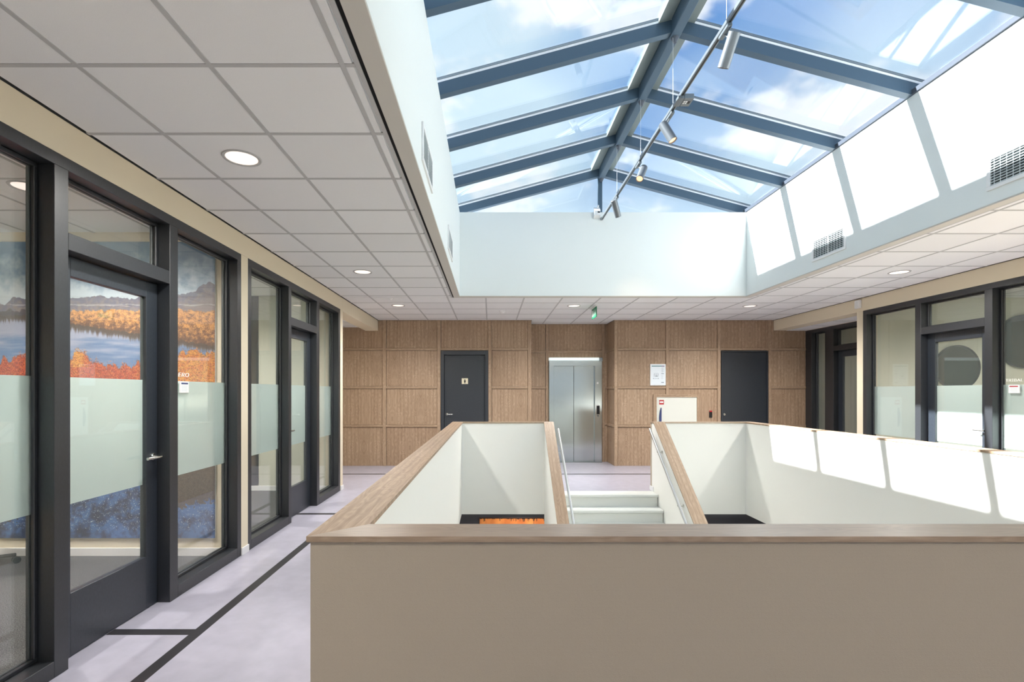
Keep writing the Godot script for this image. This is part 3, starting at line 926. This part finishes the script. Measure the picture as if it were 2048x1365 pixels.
# ---------------------------------------------------------------- rooms behind the glass
func mural_texture() -> ImageTexture:
	var w := 900
	var h := 666
	var n1 := noise(0.02, 4, 51)
	var n2 := noise(0.07, 4, 52)
	var n3 := noise(0.34, 4, 53)
	var n4 := noise(0.10, 3, 54)
	var data := PackedByteArray()
	data.resize(w * h * 3)
	for j in h:
		var v := 485.0 + 591.0 * (j + 0.5) / h
		for i in w:
			var u := -366.0 + 798.0 * (i + 0.5) / w
			var a := n1.get_noise_2d(u, v)
			var f := n2.get_noise_2d(u, v)
			var g := 1.5 * n3.get_noise_2d(u, v) + 0.6 * n4.get_noise_2d(u, v * 1.5)
			var ridge := 594.0 - 10.0 * n1.get_noise_1d(u * 0.9) - 24.0 * exp(-pow((u - 425.0) / 40.0, 2.0)) + 10.0 * exp(-pow(u / 60.0, 2.0))
			var hill := 622.0 + 5.0 * n1.get_noise_1d(u * 1.7 + 50.0) - 3.0 * f
			var shore := (648.0 + 0.155 * (u - 145.0) if u > 60.0 else 632.0) + 3.0 * n2.get_noise_1d(u * 1.5)
			var tree := 728.0 - 15.0 * n1.get_noise_1d(u * 1.6 + 9.0) - 26.0 * exp(-pow((u - 62.0) / 22.0, 2.0)) - 24.0 * exp(-pow((u - 158.0) / 16.0, 2.0)) - 24.0 * exp(-pow((u - 400.0) / 70.0, 2.0)) + 10.0 * exp(-pow((u - 235.0) / 30.0, 2.0)) - 7.0 * absf(g) - 6.0 * f
			var c: Color
			if v < ridge:
				c = Color(0.24, 0.40, 0.58).lerp(Color(0.78, 0.83, 0.87), clampf((v - 500.0) / 85.0 + 0.35 * a + 0.12 * f, 0.0, 1.0))
			elif v < hill:
				c = Color(0.40, 0.38, 0.47).lerp(Color(0.52, 0.46, 0.46), clampf((v - ridge) / 30.0 + 0.8 * f, 0.0, 1.0))
				if absf(v - 611.0 - 2.0 * a) < 1.0 + 0.8 * a: c = c.lerp(Color(0.78, 0.76, 0.76), 0.6)
			elif v < shore:
				c = Color(0.36, 0.20, 0.10).lerp(Color(0.88, 0.62, 0.32), clampf(0.80 + 0.42 * g + 0.6 * f - 0.85 * pow((v - hill) / maxf(shore - hill, 1.0), 2.0), 0.0, 1.0))
				if u < 90.0: c = c.lerp(Color(0.22, 0.18, 0.24), clampf((90.0 - u) / 40.0, 0.0, 0.9))
			elif v < tree:
				c = Color(0.60, 0.62, 0.71).lerp(Color(0.35, 0.46, 0.62), clampf((v - 660.0) / 60.0 + 0.8 * n1.get_noise_2d(u * 0.4, v * 3.0), 0.0, 1.0))
				var refl := 16.0 + 8.0 * n2.get_noise_1d(u * 3.0)
				if v < shore + refl: c = Color(0.26, 0.18, 0.14).lerp(c, smoothstep(0.3, 1.0, (v - shore) / refl))
			elif v < 860.0 + 20.0 * a:
				var yel := clampf(exp(-pow((u - 158.0) / 18.0, 2.0)) * (1.0 if v < 735.0 else 0.2) + smoothstep(250.0, 330.0, u) * 0.75 + 0.4 * f, 0.0, 1.0)
				c = Color(0.66, 0.21, 0.08).lerp(Color(0.80, 0.56, 0.17), yel)
				c = c.lerp(Color(0.28, 0.09, 0.05), clampf(-0.05 - 0.75 * g, 0.0, 0.7))
				c = c.lerp(Color(0.97, 0.62, 0.32), clampf(1.2 * g - 0.35, 0.0, 0.5))
			else:
				c = Color(0.10, 0.16, 0.31).lerp(Color(0.27, 0.43, 0.67), clampf(0.5 + 0.9 * a + 0.35 * f + (u - 200.0) / 900.0, 0.0, 1.0))
				if g > 0.98 and v < 1060.0: c = Color(0.92, 0.92, 0.90)
				if u > 330.0 and v < 1000.0 + 0.2 * (432.0 - u) + 12.0 * f: c = Color(0.26, 0.20, 0.18).lerp(Color(0.40, 0.33, 0.29), clampf(0.4 + g, 0.0, 1.0))
				if u < 40.0 and v < 1040.0 + 10.0 * f: c = c.lerp(Color(0.24, 0.20, 0.18), 0.8)
			var k := (j * w + i) * 3
			data[k] = int(clampf(c.r, 0, 1) * 255)
			data[k + 1] = int(clampf(c.g, 0, 1) * 255)
			data[k + 2] = int(clampf(c.b, 0, 1) * 255)
	return ImageTexture.create_from_image(Image.create_from_data(w, h, false, Image.FORMAT_RGB8, data))


func room(which: String, x0: float, x1: float, d0: float, d1: float, wall: Material, tiles: bool) -> void:
	var fl := thing("floor_" + which, "grey speckled carpet floor in the %s room behind glass" % which.replace("_", " "), "floor", W((x0 + x1) / 2, 0, (d0 + d1) / 2), "structure")
	bx(fl, "carpet", M.carpet, x0, x1, -0.2, 0.0, d0, d1, 0)
	var w := thing("wall_%s_end" % which, "plain beige far partition of the %s room behind glass" % which, "wall", W((x0 + x1) / 2, 0, d1), "structure")
	bx(w, "plaster", wall, x0 - 0.12, x1, 0.0, 3.06, d1, d1 + 0.05, 0)
	bx(w, "skirting", M.trim_white, x0, x1, 0.0, 0.075, d1 - 0.012, d1)
	var w2 := thing("wall_%s_near" % which, "plain beige near partition of the %s room behind glass" % which, "wall", W((x0 + x1) / 2, 0, d0), "structure")
	bx(w2, "plaster", wall, x0 - 0.12, x1, 0.0, 3.06, d0 - 0.05, d0, 0)
	bx(w2, "skirting", M.trim_white, x0, x1, 0.0, 0.075, d0, d0 + 0.012)
	var out := x0 if x0 < 0 else x1
	var w3 := thing("wall_%s_side" % which, "plain beige outer wall of the %s room behind glass" % which, "wall", W(out, 0, (d0 + d1) / 2), "structure")
	bx(w3, "plaster", wall, out - 0.1, out + 0.1, 0.0, 3.06, d0, d1, 0)
	var c := thing("ceiling_" + which, "pale tiled ceiling of the %s room behind glass" % which.replace("_", " "), "ceiling", W((x0 + x1) / 2, 3.02, (d0 + d1) / 2), "structure")
	if tiles:
		tile_zone(c, x0, x1, d0, d1)
	else:
		bx(c, "ceiling_board", M.tile1, x0, x1, 3.024, 3.05, d0, d1, 0)


func rooms() -> void:
	room("mural", -6.4, -2.48, 1.3, 4.63, M.paint_beige, true)
	room("beige", -6.4, -2.48, 4.76, 7.70, M.room_wall, true)
	room("disc", 6.03, 10.6, 4.4, 7.82, M.room_wall, true)
	room("alcove", 6.70, 9.2, 7.95, 10.26, M.room_wall, false)
	var mt := solid(Color.WHITE, 0.55)
	mt.albedo_texture = mural_texture()
	var mu := thing("landscape_mural", "wall-size photo mural of an autumn lake and hills behind the left glass", "mural", W(-4.4, 0.17, 4.62))
	bx(mu, "backing", M.trim_white, -6.3, -2.565, EYE - 1.361, EYE + 1.403, 4.612, 4.629, 0)
	var b := B.new()
	b.quad(W(-6.3, EYE - 1.361, 4.6115), W(-2.565, EYE - 1.361, 4.6115), W(-2.565, EYE + 1.403, 4.6115), W(-6.3, EYE + 1.403, 4.6115), Vector3(0, 0, 1))
	put(mu, "print", b, mt)
	# round moss pictures
	for e in [[7.355, EYE + 0.39, 0.35, "round green moss disc on the wall, behind the right glass door"], [8.40, EYE + 0.80, 0.42, "larger round green moss disc at the photo's right edge, behind glass"]]:
		var g := thing("moss_disc", e[3], "wall decoration", W(e[0], e[1], 7.81), "", "round moss discs on the room wall")
		var rim := B.new()
		rim.lathe([Vector2(e[2], 0.0), Vector2(e[2], 0.045), Vector2(e[2] - 0.012, 0.045), Vector2(e[2] - 0.012, 0.0)], W(e[0], e[1], 7.818), Vector3(0, 0, 1), 48)
		put(g, "rim", rim, M.plastic_black)
		var mo := B.new()
		mo.lathe([Vector2(0, 0.040), Vector2(e[2] * 0.6, 0.036), Vector2(e[2] - 0.013, 0.024)], W(e[0], e[1], 7.818), Vector3(0, 0, 1), 48)
		put(g, "moss", mo, M.moss)
	# office chair whose feet show under the frosted band
	var cx := -4.42
	var cd := 4.15
	var ch := thing("office_chair", "black office chair on castors in front of the mural, its feet below the frost", "chair", W(cx, 0, cd))
	for k in 5:
		var an := 0.25 + TAU * k / 5
		var dir := Vector3(cos(an), 0, sin(an))
		var leg := B.new()
		leg.rod(W(cx, 0.11, cd) , W(cx, 0.075, cd) + dir * 0.33, 0.017, 10)
		var lg := put(ch, "leg", leg, M.plastic_black)
		var ca := B.new()
		var side := dir.cross(Vector3.UP)
		for q in [-0.018, 0.018]:
			ca.lathe([Vector2(0, -0.008), Vector2(0.03, -0.008), Vector2(0.03, 0.008), Vector2(0, 0.008)], W(cx, 0.031, cd) + dir * 0.33 + side * q, side, 16)
		put(lg, "castor", ca, M.plastic_black)
	rods(ch, "gas_column", M.steel_dark, [[W(cx, 0.09, cd), W(cx, 0.42, cd), 0.026]])
	bx(ch, "seat", M.plastic_black, cx - 0.24, cx + 0.24, 0.42, 0.50, cd - 0.24, cd + 0.24, 0.03)
	bx(ch, "backrest", M.plastic_black, cx - 0.22, cx + 0.22, 0.58, 1.12, cd - 0.27, cd - 0.22, 0.02)
	rods(ch, "back_support", M.plastic_black, [[W(cx, 0.45, cd - 0.1), W(cx, 0.47, cd - 0.28), 0.018], [W(cx, 0.47, cd - 0.28), W(cx, 0.8, cd - 0.28), 0.018]])
	# lettering and door cards on the glass
	letters("ERO", W(-2.4375, EYE + 0.121, 3.858), PI / 2, 0.031, "white slanted letters ERO stuck on the glass right of the near left door", 0.25, 1.8)
	letters("TRIBAL", W(5.9875, EYE + 0.121, 5.752), -PI / 2, 0.030, "white letters TRIBAL stuck on the right hand glass", 0.0, 1.45)
	card(-2.437, 1, EYE - 0.006, EYE + 0.085, 3.872, 3.985, M.blue, "small white room card with dark header on the left glass")
	card(5.987, -1, EYE - 0.012, EYE + 0.083, 5.59, 5.71, M.red, "small white room card with red header on the right glass")


func letters(text: String, at: Vector3, turn: float, height: float, label: String, slant: float, wide: float) -> void:
	var f := SystemFont.new()
	f.font_names = PackedStringArray(["Droid Sans"])
	f.font_weight = 500
	var t := TextMesh.new()
	t.text = text
	t.font = f
	t.font_size = 64
	t.pixel_size = height / 46.0
	t.depth = 0.0015
	t.horizontal_alignment = HORIZONTAL_ALIGNMENT_LEFT
	t.vertical_alignment = VERTICAL_ALIGNMENT_BOTTOM
	var o := thing("glass_lettering", label, "lettering", at)
	o.rotation.y = turn
	var m := MeshInstance3D.new()
	m.name = "letters"
	m.mesh = t
	m.material_override = M.letter
	m.position = Vector3(0, -height * 0.28, 0)
	m.basis = Basis(Vector3(wide, 0, 0), Vector3(slant, 1, 0), Vector3(0, 0, 1))
	o.add_child(m, true)


func card(x: float, s: int, y0: float, y1: float, d0: float, d1: float, head: Material, label: String) -> void:
	var c := thing("door_card", label, "sign", W(x, y0, (d0 + d1) / 2))
	bx(c, "holder", M.plastic_white, x, x + 0.012 * s, y0, y1, d0, d1, 0.003)
	bx(c, "header_bar", head, x + 0.012 * s, x + 0.0125 * s, y1 - 0.022, y1 - 0.010, d0 + 0.014, d1 - 0.014, 0)
	for i in 4:
		bx(c, "text_line", M.louver, x + 0.012 * s, x + 0.0124 * s, y1 - 0.040 - i * 0.012, y1 - 0.034 - i * 0.012, d0 + 0.016, d1 - 0.02 - 0.008 * (i % 2), 0)


# ---------------------------------------------------------------- lights and fittings
func lamp_light(p: Node3D, at: Vector3, size: float, energy: float, col := Color(1.0, 0.985, 0.96)) -> void:
	var l := SpotLight3D.new()
	l.name = "light"
	l.light_size = size
	l.spot_angle = 80.0
	l.spot_angle_attenuation = 1.0
	l.spot_range = 20.0
	l.spot_attenuation = 2.0
	l.light_energy = energy
	l.light_color = col
	l.shadow_enabled = true
	l.rotation.x = -PI / 2
	l.position = at - base_of(p)
	p.add_child(l, true)


func downlight(x: float, d: float, label: String, energy := 4.3, group := "round recessed downlights in the hall ceiling", y := 3.024) -> void:
	var o := thing("downlight", label, "downlight", W(x, y, d), "", group)
	var r := B.new()
	r.lathe([Vector2(0.094, -0.001), Vector2(0.100, -0.006), Vector2(0.113, -0.006), Vector2(0.117, 0.0)], W(x, y, d), Vector3.UP, 40)
	put(o, "trim_ring", r, M.runner)
	var b := B.new()
	b.lathe([Vector2(0.096, -0.0015), Vector2(0.05, -0.002), Vector2(0, -0.002)], W(x, y, d), Vector3.UP, 40)
	put(o, "diffuser", b, M.lamp)
	lamp_light(o, W(x, y - 0.012, d), 0.09, energy * 1.6)


func spot(adapter: Vector3, top: Vector3, tip: Vector3, lit: bool, label: String) -> void:
	var o := thing("track_spotlight", label, "spotlight", adapter, "", "spotlights on the ceiling track")
	bx(o, "adapter", M.track, adapter.x - 0.014, adapter.x + 0.020, adapter.y - 0.045, adapter.y - 0.019, -adapter.z - 0.09, -adapter.z + 0.06, 0.003)
	var dir := (tip - top).normalized()
	var joint := adapter + Vector3(0.006, -0.04, 0.0)
	rods(o, "arm", M.spot, [[joint, top + dir * 0.055, 0.008]])
	var r := 0.042
	var l := top.distance_to(tip)
	var b := B.new()
	b.lathe([Vector2(0, 0), Vector2(r - 0.004, 0), Vector2(r, 0.004), Vector2(r, l), Vector2(r - 0.004, l), Vector2(r - 0.006, l - 0.02), Vector2(0, l - 0.02)], top, dir, 32)
	put(o, "tube", b, M.spot)
	var f := B.new()
	f.lathe([Vector2(r - 0.0065, l - 0.012), Vector2(0, l - 0.010)], top, dir, 32)
	put(o, "lens", f, M.lamp_warm)
	var s := SpotLight3D.new()
	s.name = "light"
	s.light_energy = 0.6
	s.light_color = Color(1.0, 0.85, 0.7)
	s.light_size = 0.03
	s.spot_angle = 24.0
	s.spot_range = 12.0
	s.spot_attenuation = 2.0
	s.shadow_enabled = true
	o.add_child(s, true)
	s.look_at_from_position(tip + dir * 0.01, tip + dir, Vector3.RIGHT)


func track_lights() -> void:
	var x := 1.728
	var y := EYE + 2.69
	var tr := thing("light_track", "long grey light track hung on wires below the glass ridge", "light track", W(x, y, 5))
	bx(tr, "track_profile", M.track, x - 0.018, x + 0.018, y - 0.018, y + 0.018, 1.76, 7.688, 0.004)
	bx(tr, "slot", M.plastic_black, x - 0.006, x + 0.006, y - 0.0188, y - 0.0178, 1.80, 7.65, 0)
	for d in [2.6, 3.62, 4.68, 5.69, 6.75]:
		rods(tr, "hanging_wire", M.rafter_edge, [[W(x, y + 0.018, d), W(x, 4.90, d), 0.0013]])
	spot(W(x, y, 3.66), W(1.778, EYE + 2.622, 3.60), W(1.745, EYE + 2.43, 3.71), false, "grey tube spotlight on the track, nearest the camera, at the photo's top")
	spot(W(x, y, 4.78), W(1.653, EYE + 2.58, 4.75), W(1.735, EYE + 2.39, 4.70), true, "grey tube spotlight on the track beside the square emergency light, tip glowing")
	spot(W(x, y, 5.80), W(1.785, EYE + 2.61, 5.75), W(1.700, EYE + 2.43, 5.64), true, "grey tube spotlight on the track, third from the camera, lens facing us")
	spot(W(x, y, 6.82), W(1.68, EYE + 2.62, 6.74), W(1.77, EYE + 2.43, 6.85), false, "grey tube spotlight on the track closest to the far shaft wall")
	var e := thing("emergency_light", "flat square emergency light clipped to the side of the light track", "emergency light", W(1.755, y, 4.51))
	bx(e, "housing", M.track, 1.747, 1.835, EYE + 2.643, EYE + 2.690, 4.45, 4.58, 0.004)
	bx(e, "clip", M.track, 1.69, 1.747, EYE + 2.643, EYE + 2.671, 4.45, 4.58, 0.002)
	var lb := B.new()
	for q in [[1.765, 4.50], [1.785, 4.50], [1.765, 4.525], [1.785, 4.525]]:
		lb.lathe([Vector2(0, 0.003), Vector2(0.007, 0.003), Vector2(0.009, 0)], W(q[0], EYE + 2.643, q[1]), Vector3.DOWN, 12)
	put(e, "led_cluster", lb, M.trim_white)
	bx(e, "battery_window", M.plastic_black, 1.795, 1.818, EYE + 2.6415, EYE + 2.6432, 4.495, 4.53, 0)
	# little white box where the track meets the end wall
	var f := thing("junction_box", "small white bracket box on the far shaft wall at the track's end", "junction box", W(1.665, EYE + 2.76, 7.69))
	var fb := B.new()
	fb.prism(PackedVector2Array([Vector2(7.689, EYE + 2.70), Vector2(7.62, EYE + 2.73), Vector2(7.62, EYE + 2.80), Vector2(7.66, EYE + 2.86), Vector2(7.689, EYE + 2.86)]), 0, 1.605, 1.695)
	put(f, "housing", fb, M.plastic_white)
	bx(f, "plug", M.plastic_black, 1.652, 1.690, EYE + 2.765, EYE + 2.785, 7.612, 7.621, 0.003)
	rods(f, "cable_gland", M.plastic_white, [[W(1.66, EYE + 2.85, 7.66), W(1.675, EYE + 2.90, 7.68), 0.014]])


func fittings() -> void:
	var G := "round recessed downlights in the hall ceiling"
	downlight(-1.584, 3.156, "round white recessed downlight nearest the camera in the left ceiling strip")
	downlight(-1.584, 6.14, "round white recessed downlight midway along the left ceiling strip")
	downlight(-1.584, 8.52, "round white recessed downlight at the far end of the left ceiling strip", 5.8)
	downlight(1.446, 8.55, "round white recessed downlight in front of the lift, beside the green exit sign", 7.2)
	downlight(4.50, 8.58, "round white recessed downlight in front of the flush black door at right", 7.8)
	downlight(5.09, 6.16, "round white recessed downlight in the right ceiling strip outside the glass door")
	downlight(5.09, 3.156, "round white recessed downlight in the right ceiling strip, nearest the camera")
	downlight(-1.584, 0.17, "round white recessed downlight behind the camera, left", 3.2)
	downlight(1.75, -0.6, "round white recessed downlight behind the camera, middle", 3.2)
	downlight(5.09, 0.17, "round white recessed downlight behind the camera, right", 3.2)
	var K := "downlights in the rooms behind glass"
	downlight(-3.36, 3.6, "round downlight in the mural room's ceiling, seen through the near left pane", 5.5, K)
	downlight(-5.2, 3.0, "round downlight deep in the mural room behind the near left partition", 5.5, K)
	downlight(-4.2, 6.2, "round downlight in the beige room behind the farther left partition", 8.0, K)
	downlight(7.4, 5.8, "round downlight in the disc room behind the right glass door", 4.5, K)
	downlight(9.0, 5.8, "round downlight deep in the disc room at right", 5.0, K)

	downlight(7.6, 9.1, "round downlight in the small room behind the far right alcove glazing", 0.4, K)

	# lift
	var R := 10.88
	var e := thing("elevator", "brushed steel lift doors with bright lintel in the wood panelled recess", "elevator", W(1.87, 0, R))
	bx(e, "jamb", M.steel, 1.284, 1.39, 0, 2.20, R - 0.075, R + 0.02)
	bx(e, "jamb", M.steel, 2.285, 2.44, 0, 2.20, R - 0.075, R + 0.02)
	bx(e, "header", M.steel, 1.284, 2.44, 2.105, 2.222, R - 0.077, R + 0.02)
	bx(e, "lintel_light", M.lift_glow, 1.284, 2.375, 2.222, 2.286, R - 0.085, R + 0.02)
	bx(e, "lintel_end", M.steel_dark, 2.375, 2.452, 2.20, 2.286, R - 0.08, R + 0.02)
	bx(e, "door_panel", M.steel, 1.385, 1.835, 0.005, 2.11, R + 0.005, R + 0.02)
	bx(e, "door_panel", M.steel, 1.838, 2.29, 0.005, 2.11, R - 0.008, R + 0.008)
	bx(e, "sill", M.steel_dark, 1.284, 2.44, 0.0, 0.006, R - 0.10, R)
	var cd := bx(e, "control_panel", M.plastic_black, 2.322, 2.388, 1.05, 1.235, R - 0.081, R - 0.074)
	bx(cd, "screen", M.plastic_white, 2.335, 2.372, 1.235, 1.256, R - 0.081, R - 0.074)
	var kb := B.new()
	kb.lathe([Vector2(0, 0.006), Vector2(0.018, 0.006), Vector2(0.022, 0)], W(2.345, 1.73, R - 0.075), Vector3(0, 0, 1), 20)
	put(e, "indicator_lamp", kb, M.plastic_white)
	var kk := B.new()
	kk.lathe([Vector2(0, 0.005), Vector2(0.014, 0.005), Vector2(0.018, 0)], W(2.352, 1.015, R - 0.075), Vector3(0, 0, 1), 20)
	put(e, "key_switch", kk, M.steel_dark)

	# framed notice
	var D := 10.28
	var im := Image.create(128, 180, false, Image.FORMAT_RGB8)
	im.fill(Color(0.90, 0.94, 0.97))
	im.fill_rect(Rect2i(8, 10, 112, 9), Color(0.45, 0.60, 0.62))
	im.fill_rect(Rect2i(96, 10, 24, 9), Color(0.55, 0.50, 0.60))
	for i in 9:
		im.fill_rect(Rect2i(94, 26 + i * 5, 24 - (i % 3) * 5, 2), Color(0.72, 0.76, 0.80))
	im.fill_rect(Rect2i(92, 78, 24, 4), Color(0.35, 0.42, 0.50))
	for i in 6:
		im.fill_rect(Rect2i(92, 92 + i * 7, 20 - (i % 2) * 6, 2), Color(0.75, 0.79, 0.83))
	for r in [[30, 76, 36, 2], [24, 90, 44, 2], [22, 104, 46, 2], [40, 100, 20, 5], [30, 78, 2, 26], [64, 78, 2, 26], [46, 80, 2, 20], [20, 118, 50, 2], [22, 126, 46, 2], [20, 118, 2, 10], [68, 118, 2, 10], [92, 156, 24, 5]]:
		im.fill_rect(Rect2i(r[0], r[1], r[2], r[3]), Color(0.62, 0.68, 0.74) if r[3] < 5 else Color(0.30, 0.38, 0.45))
	var nm := solid(Color.WHITE, 0.3)
	nm.albedo_texture = ImageTexture.create_from_image(im)
	var no := thing("notice_board", "white framed evacuation plan on the wood wall above the hose cabinet", "sign", W(3.48, EYE + 0.14, D - 0.03))
	bx(no, "frame", M.plastic_white, 3.316, 3.640, EYE + 0.139, EYE + 0.587, D - 0.020, D - 0.001, 0.003)
	var nb := B.new()
	nb.quad(W(3.328, EYE + 0.152, D - 0.0205), W(3.628, EYE + 0.152, D - 0.0205), W(3.628, EYE + 0.574, D - 0.0205), W(3.328, EYE + 0.574, D - 0.0205), Vector3(0, 0, 1))
	put(no, "print", nb, nm)

	# fire hose cabinet set in an oak frame
	var h := thing("hose_cabinet", "white fire hose cabinet with blue grip in an oak frame on the wood wall", "cabinet", W(3.87, 0.55, D))
	bx(h, "surround", M.oak_edge, 3.38, 3.449, 0.55, 1.49, D - 0.030, D - 0.001)
	bx(h, "surround", M.oak_edge, 4.283, 4.365, 0.55, 1.49, D - 0.030, D - 0.001)
	bx(h, "surround", M.oak_edge_h, 3.449, 4.283, 1.426, 1.49, D - 0.030, D - 0.001)
	bx(h, "surround", M.oak_edge_h, 3.449, 4.283, 0.55, 0.60, D - 0.030, D - 0.001)
	bx(h, "case", M.cabinet, 3.449, 4.283, 0.60, 1.426, D - 0.016, D - 0.001)
	var dr := bx(h, "door", M.cabinet, 3.478, 4.254, 0.63, 1.392, D - 0.024, D - 0.0165, 0.004)
	var gb := B.new()
	gb.prism(PackedVector2Array([Vector2(3.542, 1.21), Vector2(3.542, 0.82), Vector2(3.522, 0.84), Vector2(3.503, 0.92), Vector2(3.498, 1.0), Vector2(3.503, 1.08), Vector2(3.518, 1.16), Vector2(3.530, 1.205)]), 2, D - 0.045, D - 0.024)
	put(dr, "grip", gb, M.blue)
	var sb := bx(dr, "sticker", M.red, 3.500, 3.598, 1.275, 1.368, D - 0.0255, D - 0.0238, 0)
	bx(sb, "symbol", M.plastic_white, 3.512, 3.586, 1.308, 1.340, D - 0.0262, D - 0.0254, 0)

	var rd := thing("card_reader", "small black card reader with red top between hose cabinet and flush door", "card reader", W(4.57, 1.0, D))
	bx(rd, "body", M.plastic_black, 4.543, 4.603, 1.005, 1.14, D - 0.026, D - 0.001, 0.006)
	bx(rd, "red_top", M.red, 4.545, 4.601, 1.118, 1.150, D - 0.028, D - 0.002, 0.004)

	# exit sign
	var sx := 1.81
	var si := Image.create(80, 40, false, Image.FORMAT_RGB8)
	si.fill(Color(0.05, 0.52, 0.36))
	for r in [[8, 6, 16, 28], [34, 8, 6, 6], [32, 15, 8, 10], [26, 17, 6, 3], [40, 17, 7, 3], [28, 25, 5, 9], [38, 25, 8, 3], [44, 27, 3, 7], [60, 8, 6, 14], [56, 20, 14, 4], [59, 24, 8, 4], [61, 28, 4, 4]]:
		si.fill_rect(Rect2i(r[0], r[1], r[2], r[3]), Color(0.95, 0.98, 0.96))
	var sm := solid(Color.WHITE, 0.4)
	sm.albedo_texture = ImageTexture.create_from_image(si)
	var ex := thing("exit_sign", "green and white hanging escape sign under the ceiling before the lift", "exit sign", W(sx, 3.0, 8.6))
	bx(ex, "mount", M.trim_white, sx - 0.022, sx + 0.022, 2.995, 3.023, 8.43, 8.80, 0.004)
	bx(ex, "panel", M.green, sx - 0.006, sx + 0.006, 2.82, 2.995, 8.43, 8.80, 0.002)
	for s in [-1, 1]:
		var eb := B.new()
		var px: float = sx + s * 0.0066
		var da := 8.79 if s < 0 else 8.44
		var db := 8.44 if s < 0 else 8.79
		eb.quad(W(px, 2.83, da), W(px, 2.83, db), W(px, 2.985, db), W(px, 2.985, da), Vector3(s, 0, 0))
		put(ex, "pictogram", eb, sm)

	var sd := thing("smoke_detector", "small white domed smoke detector on the ceiling before the toilet door", "smoke detector", W(0.223, 3.024, 9.08))
	var db := B.new()
	db.lathe([Vector2(0.052, 0.0), Vector2(0.052, 0.015), Vector2(0.040, 0.026), Vector2(0.036, 0.045), Vector2(0.022, 0.055), Vector2(0, 0.056)], W(0.223, 3.024, 9.08), Vector3.DOWN, 24)
	put(sd, "dome", db, M.plastic_white)
	var rb := B.new()
	rb.lathe([Vector2(0.06, 0.0), Vector2(0.058, 0.010), Vector2(0.050, 0.012)], W(0.223, 3.024, 9.08), Vector3.DOWN, 24)
	put(sd, "base", rb, M.trim_white)
	var sp := thing("ceiling_sensor", "tiny white round sensor in the left ceiling strip between two downlights", "sensor", W(-1.594, 3.024, 7.91))
	var spb := B.new()
	spb.lathe([Vector2(0.038, 0.0), Vector2(0.036, 0.006), Vector2(0.018, 0.008), Vector2(0.012, 0.02), Vector2(0, 0.022)], W(-1.594, 3.024, 7.91), Vector3.DOWN, 24)
	put(sp, "plate", spb, M.plastic_white)
	# wall speaker on the right header
	var wx := thing("wall_speaker", "small white box on the beige header above the right pier", "speaker", W(5.87, 2.83, 7.9))
	bx(wx, "housing", M.plastic_white, 5.835, 5.879, 2.865, 2.995, 7.83, 7.94, 0.008)
	for i in 4:
		bx(wx, "slot", M.louver, 5.834, 5.8355, 2.89 + i * 0.022, 2.895 + i * 0.022, 7.85, 7.92, 0)
